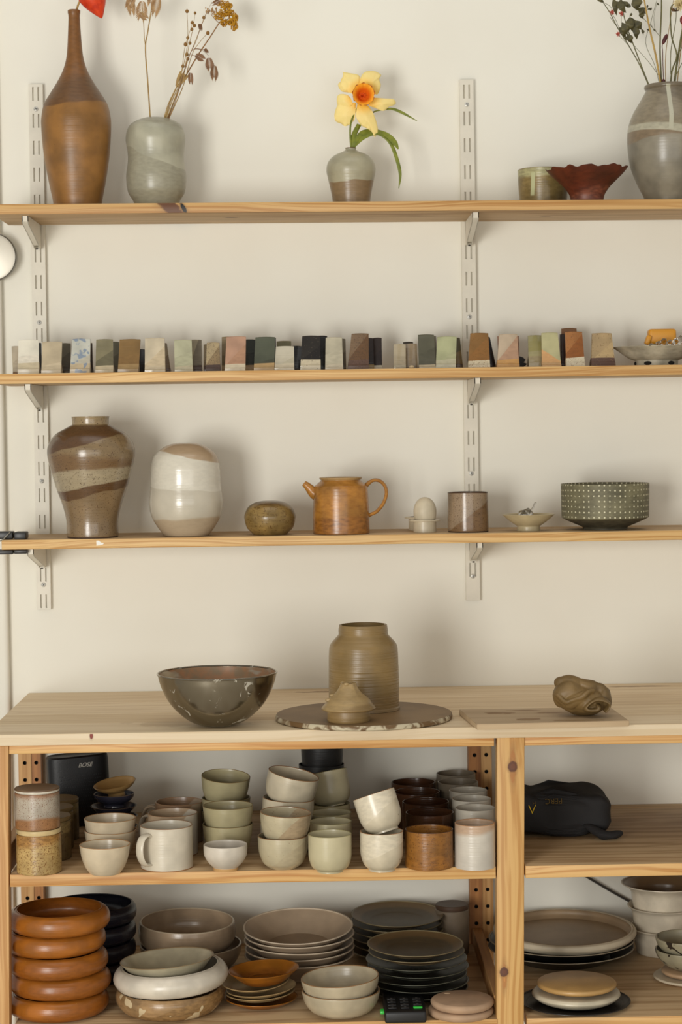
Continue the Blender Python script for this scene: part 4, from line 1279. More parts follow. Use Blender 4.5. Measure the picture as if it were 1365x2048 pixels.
# cream bowls
crm = dict(base=(206, 190, 162), rough=.25, ring=.25, rim=((170, 130, 88), 1.6), mottle=.12)
bprof = [(27, 0), (31, 2), (40, 15), (47, 34), (50.5, 54), (51.2, 60)]
pot('cream_bowl', 'cream bowl alone at the shelf front left of the mug', 'bowl', 211, 1753, bprof, crm, Z_MID, wall=2.6, group='cream bowls')
k = .975
b2 = pot('cream_bowl', 'lower cream bowl of the pair behind the front cream bowl', 'bowl', 222, 1724, [(r * 1.02, h) for r, h in bprof], crm, Z_MID, wall=2.6, group='cream bowls')
copy(b2, 'upper cream bowl of the pair below the navy dishes', LAST['loc'] + Vector((0, 0, 24 * LAST['u'])))

# mugs
def mug(label, cx, by, D, r, h, base, hang, rimc):
    Yc = D - 3.8
    loc = place(cx, by, Z_MID, Yc); loc.z += .0003; u = U(Yc)
    t = thing('mug', label, 'mug', loc, 'white mugs')
    m = glaze('mug_glaze', base, .28, [(rimc, (h * .55) * u, 1.2, 18 * u, 'above', 3 * u)] if rimc else (), None, .3, .1, rim=((150, 116, 86), 1.6 * u), ztop=h * u, foot=((150, 104, 62), 1.8 * u))
    bm = vessel_bm([((r - 2) * u, 0), (r * u, 3 * u), (r * 1.0 * u, h * .5 * u), (r * u, h * u)], 3 * u, 56, False)
    link('body', bm, m, t)
    pts = spline([(r - 3, 0, h * .80), (r + 6, 0, h * .86), (r + 20, 0, h * .80), (r + 27, 0, h * .60), (r + 25, 0, h * .38), (r + 14, 0, h * .20), (r - 3, 0, h * .16)], 4)
    bm = bmesh.new(); sweep(bm, [Vector(p) * u for p in pts], 3.6 * u, 2.6, 12, up=(0, 1, 0))
    hd = link('handle', bm, m, t); hd.rotation_euler = (0, 0, hang)
    return t
mug('white mug with its handle toward the front left', 334.5, 1740, 3.318, 52.5, 86, (206, 196, 176), math.radians(232), None)
mug('white and tan mug second from the front', 347, 1716, 3.425, 50, 83, (198, 188, 170), math.radians(150), (176, 152, 124))
mug('brownish-grey mug at the back of the mug row', 360, 1695, 3.530, 48, 80, (160, 142, 120), math.radians(170), (140, 112, 86))

# green bowls and the small white one
pot('white_bowl', 'small white bowl with an unglazed tan foot at the shelf front', 'bowl', 452, 1745, [(25, 0), (25, 6), (26, 7), (35, 16), (42.5, 29), (44, 40), (44, 52)],
    dict(base=(206, 196, 180), rough=.35, foot=((188, 146, 92), 6), ring=.2), Z_MID, wall=2.8, floor=10)
grn = dict(base=(172, 162, 126), rough=.3, ring=.25, mottle=.1, rim=((132, 112, 72), 1.4))
gprof = [(25, 0), (28, 2), (38.5, 12), (46, 29), (49.6, 50), (50.8, 64)]
g0 = pot('green_bowl', 'sage green bowl at the bottom of the front green stack', 'bowl', 457, 1722, gprof, grn, Z_MID, Y=3.405 - 3.8, wall=2.0, group='sage green bowls')
L0, u = LAST['loc'].copy(), LAST['u']
copy(g0, 'sage green bowl on top of the front green stack', L0 + Vector((.0008, 0, 37 * u)))
L1 = place(453, 1700, Z_MID, 3.525 - 3.8) + Vector((0, 0, .0003))
copy(g0, 'sage green bowl at the bottom of the rear green stack', L1)
copy(g0, 'sage green bowl in the middle of the rear green stack', L1 + Vector((.001, 0, 27 * u)))
copy(g0, 'sage green bowl tilted on top of the rear green stack', L1 + Vector((-.002, -.002, 74 * u)), (7, 4))

# speckled and white bowls in the centre
spk = dict(base=(184, 172, 142), rough=.25, ring=.25, zones=[((166, 146, 116), 30, 1.1, 24, 'below', 2)], speck=((120, 92, 62), 200, .68), rim=((136, 100, 66), 2), mottle=.16)
pot('speckled_bowl', 'grey-beige speckled bowl under the russet-rimmed one', 'bowl', 567, 1741, [(27, 0), (30, 2), (41, 12), (48, 30), (50.3, 50), (50.5, 66)],
    dict(base=(184, 172, 142), rough=.25, ring=.25, zones=[((174, 161, 132), 24, .8, 20, 'below', 2)], speck=((120, 92, 62), 200, .70), rim=((136, 100, 66), 2), mottle=.12), Z_MID, wall=2.6)
L0, u = LAST['loc'].copy(), LAST['u']
pot('speckled_bowl', 'speckled bowl with a russet rim stacked on another bowl', 'bowl', 570, L0 and 1700, [(27, 0), (30, 2), (41, 12), (48, 30), (50.8, 48), (51.2, 62)], spk, L0.z + 51 * u, Y=L0.y, wall=2.6, tilt=(2, 3))
wht = dict(base=(204, 192, 166), rough=.28, ring=.2, rim=((150, 112, 76), 1.6))
wprof = [(34, 0), (38, 2), (47, 12), (51, 28), (52, 46), (52, 60)]
w0 = pot('cream_cup_bowl', 'deep cream bowl at the bottom of the leaning centre stack', 'bowl', 574, 1716, wprof, wht, Z_MID, Y=3.42 - 3.8, wall=2.8, group='deep cream bowls')
L0, u = LAST['loc'].copy(), LAST['u']
copy(w0, 'deep cream bowl in the middle of the leaning centre stack', L0 + Vector((.001, 0, 50 * u)), (0, 4))
copy(w0, 'deep cream bowl tilted on top of the centre stack', L0 + Vector((.0035, .002, 101 * u)), (4, 12.5))

# sage tumblers
sage = dict(base=(190, 180, 146), rough=.32, ring=.2, rim=((156, 146, 104), 1.5), mottle=.08)
tprof = [(26, 0), (26, 3), (28, 4), (37, 11), (42.5, 26), (43.6, 45), (43.6, 77)]
t0 = pot('sage_tumbler', 'sage green tumbler at the front of the green tumbler row', 'tumbler', 661, 1748.6, tprof, sage, Z_MID, wall=2.5, group='sage green tumblers')
L0, u = LAST['loc'].copy(), LAST['u']
for d, cx, lab in ((3.368, 662.5, 'sage green tumbler second from the front in its row'), (3.446, 663, 'sage green tumbler third from the front in its row'), (3.530, 662, 'sage green tumbler under the tilted green one')):
    copy(t0, lab, place(cx, 1690, Z_MID, d - 3.8) + Vector((0, 0, .0003)))
L3 = place(664, 1690, Z_MID, 3.530 - 3.8)
copy(t0, 'sage green tumbler tilted inside the rearmost green tumbler', L3 + Vector((.004, .002, 70 * u)), (-9, -10))

# black pots at the back
blk = dict(base=(34, 33, 32), rough=.45, ring=.25)
pot('black_pot', 'tall black pot standing behind the sage tumblers', 'pot', 645, 1652, [(30, 0), (38, 6), (44, 50), (45.5, 114), (45.5, 118)], blk, Z_MID, Y=3.665 - 3.8, wall=2.5, group='black pots')
L0, u = LAST['loc'].copy(), LAST['u']
pot('black_pot', 'black pot nested on top of the other just below the worktop', 'pot', 645, 1540, [(30, 0), (36, 5), (41, 25), (43, 90)], blk, L0.z + 100 * u, Y=3.665 - 3.8, wall=2.5, group='black pots')

# white cups
wc = dict(base=(212, 200, 174), rough=.25, ring=.2, rim=((170, 124, 84), 1.4), zones=[((217, 206, 182), 40, .45, 10, 'above', 1)])
cprof = [(27, 0), (27, 4), (29, 5), (37, 14), (42.6, 32), (43.6, 55), (43.6, 80)]
c0 = pot('white_cup', 'white footed cup standing upright under the tipped one', 'cup', 764.5, 1746, cprof, wc, Z_MID, wall=2.5, group='white footed cups')
L0, u = LAST['loc'].copy(), LAST['u']
text_mesh('maker_mark', 'S', 7 * u, plain('mark_grey', (120, 104, 84), .7), c0, (41.2 * u * math.sin(1.05), -41.6 * u * math.cos(1.05), 24 * u), (math.pi / 2, 0, 1.05), .2, .0001)
copy(c0, 'white footed cup tipped over in the upright one', L0 + Vector((9 * u, .004, 76 * u)), (-11, -17.5))

# brown tumblers
brn = dict(base=(150, 100, 42), rough=.28, ring=.35, speck=((84, 48, 20), 230, .62), mottle=.22, rim=((74, 46, 26), 2.2), zones=[((150, 98, 38), 24, 0, 14, 'below', 10)])
dbr = dict(base=(74, 46, 28), rough=.22, ring=.35, mottle=.2, rim=((60, 38, 24), 2))
pprof = [(45, 0), (47.5, 3), (48.5, 8), (48.5, 77)]
pot('brown_tumbler', 'orange-brown speckled tumbler at the shelf front', 'tumbler', 859.5, 1743, pprof, brn, Z_MID, wall=2.6, group='brown tumblers')
q0 = pot('brown_tumbler', 'dark brown tumbler second from the front in the brown row', 'tumbler', 861, 1710, pprof, dbr, Z_MID, Y=3.418 - 3.8, wall=2.6, group='brown tumblers')
for d, cx, lab in ((3.516, 853, 'dark brown tumbler third from the front in the brown row'), (3.614, 836, 'dark brown tumbler fourth from the front in the brown row'), (3.712, 829, 'dark brown tumbler at the back of the brown row')):
    copy(q0, lab, place(cx, 1690, Z_MID, d - 3.8) + Vector((0, 0, .0003)))
# white tumblers
wt_ = dict(base=(204, 196, 182), rough=.28, ring=.55, rim=((176, 130, 92), 2), zones=[((188, 160, 134), 74, .1, 8, 'above', 6)], mottle=.1)
vprof = [(38, 0), (40, 3), (40.5, 8), (40.3, 90)]
pot('white_tumbler', 'white ribbed tumbler at the front beside the middle post', 'tumbler', 951, 1741.7, vprof, wt_, Z_MID, wall=2.6, group='white and grey tumblers')
s0 = pot('white_tumbler', 'white tumbler with two dark specks second in its row', 'tumbler', 952, 1710, vprof, dict(base=(196, 188, 172), rough=.28, ring=.4, speck=((40, 34, 28), 60, .8)), Z_MID, Y=3.395 - 3.8, wall=2.6, group='white and grey tumblers')
for d, cx, lab in ((3.480, 944.5, 'off-white tumbler third in the row by the middle post'), (3.563, 938, 'off-white tumbler with a rusty spot fourth in its row')):
    copy(s0, lab, place(cx, 1690, Z_MID, d - 3.8) + Vector((0, 0, .0003)))
gry = dict(base=(128, 116, 98), rough=.28, ring=.3, mottle=.2)
for d, cx, lab in ((3.648, 921, 'grey-brown tumbler fifth in the row by the middle post'), (3.738, 917, 'grey tumbler against the wall in front of the peg-hole post')):
    kk = 3.4 / d
    pot('grey_tumbler', lab, 'tumbler', cx - 3, 1690, [(r * kk * 1.08, h * kk) for r, h in vprof], gry, Z_MID, Y=d - 3.8, wall=2.6, group='white and grey tumblers')

# ================================================================ folded black bag on the right shelf
loc = place(1116, 1680, Z_MID, -0.235); u = U(-0.235)
bag = thing('folded_bag', 'folded black fabric bag with yellow lettering on the right shelf', 'bag', loc)
n = NT('black_cloth')
n.bsdf.inputs['Base Color'].default_value = lin((30, 28, 28)); n.bsdf.inputs['Roughness'].default_value = .85
n.bump(n.noise(n.obj, 900, 1), .25, .0006)
M_CLOTH = n.mat
bm = bmesh.new()
bmesh.ops.create_icosphere(bm, subdivisions=5, radius=1)
HX, HY, HZ = 112 * u, .072, 47 * u
for v in bm.verts:
    p = v.co.copy()
    q = Vector([math.copysign(abs(c) ** .42, c) for c in p])
    w = Vector((q.x * HX, q.y * HY, q.z * HZ))
    w.z *= 1 - .10 * (w.x / HX)**2
    f = noise.noise(w * 14) * .008 + noise.noise(Vector((w.x * 30, w.y * 10, w.z * 46 + w.x * 22))) * .006 + noise.ridged_multi_fractal(Vector((w.x * 12 + w.z * 10, w.y * 9, w.z * 16 - w.x * 8)), 1, 2, 3, 1, 2) * -.0035
    crease = abs((w.x - .00) * .72 + (w.z - .004) * 1.0)          # long diagonal fold
    f -= .006 * math.exp(-(crease / .006) ** 2)
    w += p.normalized() * f
    pk = math.exp(-((w.x + 10 * u) / (12 * u)) ** 2)
    if p.z > .3: w.z += 8 * u * pk
    w.z += HZ * .96
    w.z = max(w.z, .0006)
    v.co = w
link('body', bm, M_CLOTH, bag)
bm = bmesh.new()
pts = spline([(48, -.060 / u, 24), (66, -.074 / u, 14), (84, -.086 / u, 8), (100, -.086 / u, 9), (112, -.080 / u, 10)], 6)
sweep(bm, [Vector(p) * u for p in pts], [u * (5 + 17 * math.sin(math.pi * (.12 + .76 * i / (len(pts) - 1)))) for i in range(len(pts))], .42, 16, up=(0, .4, 1))
for v in bm.verts:
    v.co += Vector((0, 0, noise.noise(v.co * 60) * .003)); v.co.z = max(v.co.z, .0006)
link('strap_end', bm, M_CLOTH, bag)
yel = plain('yellow_print', (214, 176, 36), .7)
dim = plain('faded_gold_print', (104, 82, 34), .8)


def wrap_text(name, body, size, cx, cz, mat, flip, skewz=0.0, extr=.0002, offs=0.0):
    t = text_mesh(name, body, size, mat, bag, (0, 0, 0), (0, 0, 0), 0, extr, offset=offs)
    me = t.data
    bvh = bpy.data.objects[bag.children[0].name]
    dgr = bpy.context.evaluated_depsgraph_get()
    for v in me.vertices:
        x, y = (-v.co.x, -v.co.y) if flip else (v.co.x, v.co.y)
        X, Z = cx + x, cz + y + skewz * x
        ok, hit, nrm, _ = bvh.ray_cast(Vector((X, -.3, Z)), Vector((0, 1, 0)))
        Y = hit.y if ok else -.07
        v.co = Vector((X, Y - .0022 - (v.co.z + extr) * 3, Z))
bpy.context.view_layer.update()
lx = lambda px: P(px, 1620, -.30).x - loc.x
lz = lambda py: P(1100, py, -.30).z - loc.z
wrap_text('lettering', 'V', 27 * u, lx(1064), lz(1626), yel, False, offs=-.0004)
wrap_text('lettering', 'PERC', 15 * u, lx(1108), lz(1597), dim, True, .0)
wrap_text('lettering', 'H', 9 * u, lx(1068), lz(1601), dim, True, .0)

# ================================================================ bottom shelf, left bay
def stack_pos(cx, by, r, plane=Z_BOT, Y=None):
    l = place(cx, by, plane, Y, r); l.z += .0003
    return l, U(l.y)


org = dict(base=(168, 100, 32), rough=.3, ring=.5, mottle=.2, zones=[((146, 84, 26), 22, .15, 14, 'below', 8)], speck=((196, 140, 60), 150, .74))
oprof = [(78, 0), (84, 1), (95, 6), (101.5, 15), (102.5, 24), (100, 34), (94, 41), (88, 43.5)]
ord_ = ['lowest orange-brown bowl of the stack of five', 'fourth orange-brown bowl from the top of the stack', 'middle orange-brown bowl of the stack of five', 'second orange-brown bowl from the top of the stack', 'topmost orange-brown bowl with its shiny inside showing']
pan0 = pot('rounded_bowl', ord_[0], 'bowl', 117, 2046, oprof, org, Z_BOT, wall=5, group='rounded orange-brown bowls', floor=6)
L0, u = LAST['loc'].copy(), LAST['u']
for k, cx in enumerate((122, 117.5, 113, 123)):
    copy(pan0, ord_[k + 1], L0 + Vector(((cx - 117) * u, .002 * (-1) ** k, (k + 1) * 42.3 * u)), sc=1.0)
nav = dict(base=(34, 34, 44), rough=.25, ring=.3)
nprof = [(72, 0), (78, 1), (88, 6), (93, 16), (92, 30), (86, 38)]
np0 = pot('rounded_bowl', 'black-blue bowl at the bottom of the dark stack behind the orange one', 'bowl', 181, 1964, nprof, nav, Z_BOT, Y=-.215, wall=4, group='black-blue bowls', floor=5)
L0, u = LAST['loc'].copy(), LAST['u']
for k, lab in enumerate(('black-blue bowl second from the bottom behind the orange stack', 'black-blue bowl second from the top behind the orange stack', 'topmost black-blue bowl behind the orange stack')):
    copy(np0, lab, L0 + Vector((0.001 * k, 0, (k + 1) * 37.0 * u)))

bei = dict(base=(176, 152, 124), rough=.25, ring=.3, mottle=.16, rim=((190, 174, 148), 2))
bg0 = pot('wide_bowl', 'lower wide beige bowl of the pair by the back wall', 'bowl', 383, 1955, [(62, 0), (70, 2), (88, 12), (99, 30), (102, 46), (102.5, 52)], bei, Z_BOT, Y=-.175, wall=3.5, group='wide beige bowls')
L0, u = LAST['loc'].copy(), LAST['u']
pot('wide_bowl', 'upper wide beige bowl of the pair by the back wall', 'bowl', 375, 1925, [(58, 0), (64, 2), (84, 10), (95, 24), (98, 40), (97, 54), (95, 62)], bei, L0.z + 37 * u, Y=L0.y - .002, wall=3.5, group='wide beige bowls', tilt=(2, 1))

pot('wide_bowl', 'tan streaked bowl at the bottom of the front stack', 'bowl', 340, 2044, [(76, 0), (80, 1), (95, 8), (106, 22), (108.5, 34), (106, 44), (103, 49)],
    dict(base=(168, 134, 92), rough=.25, ring=.5, mottle=.22, zones=[((150, 116, 74), 26, .2, 18, 'below', 2)], brush=((196, 176, 140), 26, .62)), Z_BOT, wall=4)
L0, u = LAST['loc'].copy(), LAST['u']
pot('ring_bowl', 'thick rounded white bowl in the middle of the front stack', 'bowl', 344, 2000, [(84, 0), (90, 1), (105, 6), (114, 17), (116, 27), (112, 38), (105, 45), (99, 47)],
    dict(base=(216, 206, 188), rough=.28, ring=.2, speck=((110, 80, 50), 60, .82)), L0.z + 47.5 * u, Y=L0.y, wall=5, floor=6, tilt=(0, -2.5))
pot('shallow_bowl', 'pale green-grey bowl tilted inside the thick white bowl', 'bowl', 338, 1968, [(40, 0), (46, 1), (62, 9), (76, 25), (87, 38), (95, 48)],
    dict(base=(186, 176, 148), rough=.3, ring=.2, rim=((150, 128, 96), 1.5)), L0.z + 60 * u, Y=L0.y, wall=3, tilt=(-2, -4))

# small saucers
amb = dict(base=(166, 102, 30), rough=.22, ring=.3, mottle=.2, zones=[((136, 80, 26), 10, 0, 8, 'below', 4)])
sprof = [(40, 0), (42, 1), (54, 4), (66, 11), (73, 15), (73.5, 16.5)]
a0 = pot('saucer', 'orange saucer at the bottom of the small saucer stack', 'saucer', 523, 2020, sprof, amb, Z_BOT, wall=2.5, group='amber saucers')
L0, u = LAST['loc'].copy(), LAST['u']
sbei = dict(base=(190, 162, 114), rough=.3, ring=.3)
a1 = pot('saucer', 'lower beige saucer in the small saucer stack', 'saucer', 521, 2000, [(38, 0), (40, 1), (52, 4), (64, 10), (71, 14), (71, 15)], sbei, L0.z + 13 * u, Y=L0.y, wall=2.5, group='beige saucers', tilt=(0, -2))
copy(a1, 'upper beige saucer under the amber dish', Vector((L0.x + .001, L0.y, L0.z + 21 * u)), (0, -4))
copy(a1, 'beige saucer tipped up behind the amber dish', Vector((L0.x - 12 * u, L0.y + 6 * u, L0.z + 35 * u)), (4, -2), .98)
pot('amber_dish', 'glossy amber dish on top of the small saucer stack', 'dish', 529, 1966, [(42, 0), (44, 1), (50, 6), (60, 15), (71, 24), (71.5, 25.5)], amb, L0.z + 47 * u, Y=L0.y - .001, wall=2.5, tilt=(0, -3))

# beige pasta plates
pst = dict(base=(182, 160, 134), rough=.5, ring=.15, mottle=.08, rim=((204, 188, 164), 2.2))
pprof2 = [(62, 0), (64, 1), (68, 6), (84, 20), (102, 34), (110.5, 40), (111, 42.5)]
p0 = pot('pasta_plate', 'lowest beige pasta plate of the stack of five', 'plate', 600, 1964, pprof2, pst, Z_BOT, Y=-.225, wall=3.2, group='beige pasta plates')
L0, u = LAST['loc'].copy(), LAST['u']
for k, lab in enumerate(('second beige pasta plate from the bottom of the stack', 'middle beige pasta plate of the stack of five', 'second beige pasta plate from the top of the stack', 'topmost beige pasta plate with its dull inside showing')):
    copy(p0, lab, L0 + Vector((.0012 * (-1) ** k, 0, (k + 1) * 14.0 * u + (2 * u if k == 3 else 0))), (5 if k == 3 else .6 * k, -.5 if k != 1 else 1.0))

spb = dict(base=(190, 176, 148), rough=.3, ring=.25, speck=((74, 52, 34), 80, .80), rim=((140, 106, 70), 1.8))
s0 = pot('speckled_bowl', 'lower of two nested speckled cream bowls at the front', 'bowl', 683, 2038, [(38, 0), (41, 1), (60, 8), (73, 24), (78.5, 42), (79, 50)], spb, Z_BOT, wall=3, group='nested speckled cream bowls')
L0, u = LAST['loc'].copy(), LAST['u']
copy(s0, 'upper of two nested speckled cream bowls at the front', L0 + Vector((1 * u, 0, 27 * u)), (1, -3))

# dark green plates
dgn = dict(base=(112, 90, 60), rough=.45, ring=.2, mottle=.1, rim=((128, 116, 86), 1.8), zones=[((84, 72, 52), 9.5, 0, 1, 'below', 1.5)])
plp = [(54, 0), (56, 1), (58, 4), (72, 8), (86, 13), (93, 16.5), (93.5, 18)]
k0 = pot('dinner_plate', 'lowest dark olive plate of the rear plate stack', 'plate', 795, 1926, plp, dgn, Z_BOT, Y=-.118, wall=2.6, group='dark olive plates, rear stack')
L0, u = LAST['loc'].copy(), LAST['u']
labs = ['second dark olive plate from the bottom, rear stack', 'third dark olive plate from the bottom, rear stack', 'third dark olive plate from the top, rear stack', 'second dark olive plate from the top, rear stack', 'topmost dark olive plate of the rear plate stack']
for k, lab in enumerate(labs):
    copy(k0, lab, L0 + Vector((.0015 * (-1) ** k, .001 * (-1) ** (k // 2), (k + 1) * 14.0 * u)), (2.5 if k == 4 else 0.3, .3))
dgn2 = dict(base=(46, 46, 38), rough=.32, ring=.2, mottle=.1, rim=((84, 84, 70), 1.8))
plq = [(60, 0), (62, 1), (64, 4), (78, 8), (94, 13), (102, 16.5), (102.5, 18)]
k1 = pot('dinner_plate', 'lowest black-green plate of the front plate stack', 'plate', 836, 2006, plq, dgn2, Z_BOT, wall=2.6, group='dark plates, front stack')
L0, u = LAST['loc'].copy(), LAST['u']
LL = LAST['loc']
for k, lab in enumerate(('second black-green plate from the bottom, front stack', 'third black-green plate from the bottom, front stack', 'third black-green plate from the top, front stack', 'black-green plate under the two olive ones, front stack')):
    copy(k1, lab, L0 + Vector((.0012 * (-1) ** k, 0, (k + 1) * 14.6 * u)), (.3, .4 * (-1) ** k))
plr = [(r * .95, h) for r, h in plq]
k2 = pot('dinner_plate', 'olive plate just under the topmost one, front stack', 'plate', 834, 1935, plr, dgn, L0.z + 5 * 14.6 * u, Y=L0.y, wall=2.6, group='dark plates, front stack')
copy(k2, 'topmost olive plate of the front plate stack', L0 + Vector((-3.5 * u, 0, 6 * 14.6 * u)), (1.2, .3))

lidded('lidded_canister', 'grey canister with a dark lid in the back corner by the peg-hole post', 'canister', 906, 1919, 33.5, 90, 9, glaze('grey_can', (132, 116, 96), .4, mottle=.2), glaze('dark_lid', (84, 62, 46), .5), Z_BOT, Y=-.098)

# two unglazed discs
bsq = dict(base=(184, 152, 122), rough=.75, ring=.15, mottle=.12)
dpr = [(58, 0), (63, 2.5), (66.5, 8), (66, 12), (63, 15), (60, 16)]
d0 = pot('bisque_disc', 'lower unglazed pinkish disc beside the front post', 'disc', 922.5, 2046, dpr, bsq, Z_BOT, close=True, group='unglazed discs')
L0, u = LAST['loc'].copy(), LAST['u']
d1 = pot('bisque_disc', 'upper unglazed pinkish disc with a thumb dent beside the front post', 'disc', 925.5, 2020, [(r * .965, h * 1.05) for r, h in dpr], bsq, L0.z + 16.2 * u, Y=L0.y, close=True, group='unglazed discs')
bm = bmesh.new(); ball(bm, (0, 0, 0), 6 * u, 2, (1.2, 1.0, .22))
link('thumb_dent', bm, glaze('dent', (208, 178, 142), .8, ring=0), d1, (-28 * u, .030, 16.6 * u))

# black keypad device
q = [on(763, 1998, Z_BOT + .02), on(846, 2004, Z_BOT + .02)]
Yb = -.415
x0 = P(765, 2000, Yb).x; x1 = P(846, 2000, Yb).x
yf = -.538
dev = thing('keypad_device', 'black handheld keypad device with a lit green key lying at the front', 'keypad', ((x0 + x1) / 2, (Yb + yf) / 2, Z_BOT))
hw = (x1 - x0) / 2; hl = (Yb - yf) / 2
bm = bmesh.new(); bevel_box(bm, -hw, hw, -hl, hl, .0005, .0200, .004, 3)
link('housing', bm, plain('device_black', (22, 21, 21), .45), dev)
kb = plain('key_black', (34, 33, 33), .5); kg = plain('key_green', (60, 190, 70), .35, Emission_Strength=.12, Emission_Color=lin((70, 220, 80)))
for i in range(3):
    for j in range(4):
        bm = bmesh.new(); bevel_box(bm, -.0075, .0075, -.005, .005, 0, .0022, .0015, 2)
        link('key', bm, kg if (i == 2 and j == 0) else kb, dev, ((i - 1) * .021, -.040 + j * .017, .0200), sharp=.8)
        bm = bmesh.new(); bevel_box(bm, -.0018, .0018, -.0015, .0015, 0, .0003, .0001, 1)
        if not (i == 2 and j == 0):
            link('key_mark', bm, plain('key_mark', (72, 70, 68), .6) if (i, j) == (0, 0) else bpy.data.materials['key_mark'], dev, ((i - 1) * .021, -.040 + j * .017, .0222))
for c_ in dev.children:
    if c_.name.startswith('key') and c_.data.materials[0] == kg: c_['label'] = 'lit green key'
bm = bmesh.new(); bevel_box(bm, -.004, .004, -.008, .008, 0, .006, .002, 2)
link('side_button', bm, kg, dev, (-hw - .0025, -.020, .006))['label'] = 'green side button'

# ================================================================ bottom shelf, right bay
blp = [(92, 0), (94, 1), (104, 6), (138, 22), (147, 26), (147.5, 28)]
bp = dict(base=(40, 36, 32), rough=.4, ring=.2, rim=((150, 138, 116), 1.6))
e0 = pot('serving_plate', 'lower of two large black serving plates behind the middle post', 'plate', 1123, 1926, blp, bp, Z_BOT, Y=-.150, wall=3, group='large black serving plates')
L0, u = LAST['loc'].copy(), LAST['u']
copy(e0, 'upper of two large black serving plates behind the middle post', L0 + Vector((.001, 0, 15 * u)))
pot('serving_plate', 'large taupe serving plate with a pale rim, topmost behind the post', 'plate', 1130, 1895, [(96, 0), (98, 1), (128, 12), (142, 22), (144.5, 28), (143, 33), (139, 35)],
    dict(base=(206, 192, 166), rough=.45, ring=.15, mottle=.1, inner=(160, 136, 106)), L0.z + 29 * u, Y=L0.y, wall=7, floor=17, tilt=(1.5, 0))
bk = pot('saucer_plate', 'flat black plate under the white and tan discs', 'plate', 1151, 2031, [(80, 0), (83, 1), (100, 4), (111, 7), (112, 9)], dict(base=(38, 34, 32), rough=.35, ring=.2), Z_BOT, wall=2.5)
L0, u = LAST['loc'].copy(), LAST['u']
pot('disc_plate', 'thick white disc plate between the black plate and the tan disc', 'plate', 1153, 2000, [(60, 0), (66, 1), (80, 7), (88.5, 14), (89, 18), (86, 22), (82, 23)], dict(base=(206, 194, 168), rough=.3, ring=.15), L0.z + 4.5 * u, Y=L0.y, close=True)
pot('disc_plate', 'tan ochre disc on top of the white disc plate', 'plate', 1154, 1975, [(66, 0), (72, 1), (79.5, 5), (80.5, 9), (79, 12), (76, 13.5)], dict(base=(190, 150, 92), rough=.4, ring=.3, mottle=.12), L0.z + 33 * u, Y=L0.y, close=True)

wbl = dict(base=(214, 202, 180), rough=.25, ring=.2)
Yw = -.115
f0 = pot('flared_bowl', 'white flared-rim bowl at the bottom of the stack by the cable', 'bowl', 1331, 1912, [(55, 0), (57, 1), (61, 20), (64.5, 42), (72, 50), (73, 52)], wbl, Z_BOT, Y=Yw, wall=3, group='white flared bowls')
L0, u = LAST['loc'].copy(), LAST['u']
copy(f0, 'white flared-rim bowl in the middle of the stack by the cable', L0 + Vector((-.002, 0, 43 * u)))
pot('flared_bowl', 'white flared-rim bowl with its inside coloured dark for shade, top of the stack', 'bowl', 1328, 1845, [(58, 0), (60, 1), (63, 20), (66, 38), (78, 50), (84, 52), (84.5, 54)],
    dict(base=(214, 202, 180), rough=.3, ring=.2, inner=(122, 98, 70)), L0.z + 87 * u, Y=Yw, wall=3, group='white flared bowls')  # brown inner colour mostly stands in for shade inside the bowl
pot('disc_plate', 'white disc under the tan disc at the right edge', 'plate', 1381, 1975, [(56, 0), (62, 1), (72, 5), (74, 8), (72, 10)], dict(base=(204, 190, 164), rough=.5, ring=.1, zones=[((196, 160, 118), 3, 0, 2, 'below', 1)]), Z_BOT, close=True)
L0, u = LAST['loc'].copy(), LAST['u']
pot('disc_plate', 'small tan disc under the brushed bowls at the right edge', 'plate', 1379, 1948, [(44, 0), (50, 1), (55, 5), (55, 9), (52, 11)], dict(base=(178, 146, 112), rough=.6, ring=.1), L0.z + 11 * u, Y=L0.y, close=True)
brs = dict(base=(158, 150, 124), rough=.3, ring=.2, brush=((52, 44, 36), 34, .645), speck=((60, 48, 36), 120, .76))
h0 = pot('brushed_bowl', 'lower grey-green bowl with dark brush marks at the right edge', 'bowl', 1374, 1935, [(26, 0), (29, 1), (45, 10), (58, 24), (62.5, 36), (63, 41)], brs, L0.z + 23 * u, Y=L0.y, wall=3, group='brush-marked bowls')
copy(h0, 'upper grey-green bowl with dark brush marks at the right edge', Vector((L0.x - 6 * u, L0.y, L0.z + 47 * u)))

# cable on the wall
bm = bmesh.new()
pts = [P(*q, -.012) for q in ((1120, 1722), (1160, 1745), (1194, 1765), (1228, 1785), (1262, 1804), (1300, 1826), (1345, 1850))]
o0 = pts[3].copy()
sweep(bm, [p - o0 for p in spline(pts, 4)], .0024, 1, 8)
tag(link('cable', bm, plain('cable_grey', (58, 52, 46), .6), None, o0), 'dark cable running down the wall behind the white flared bowls', 'cable')

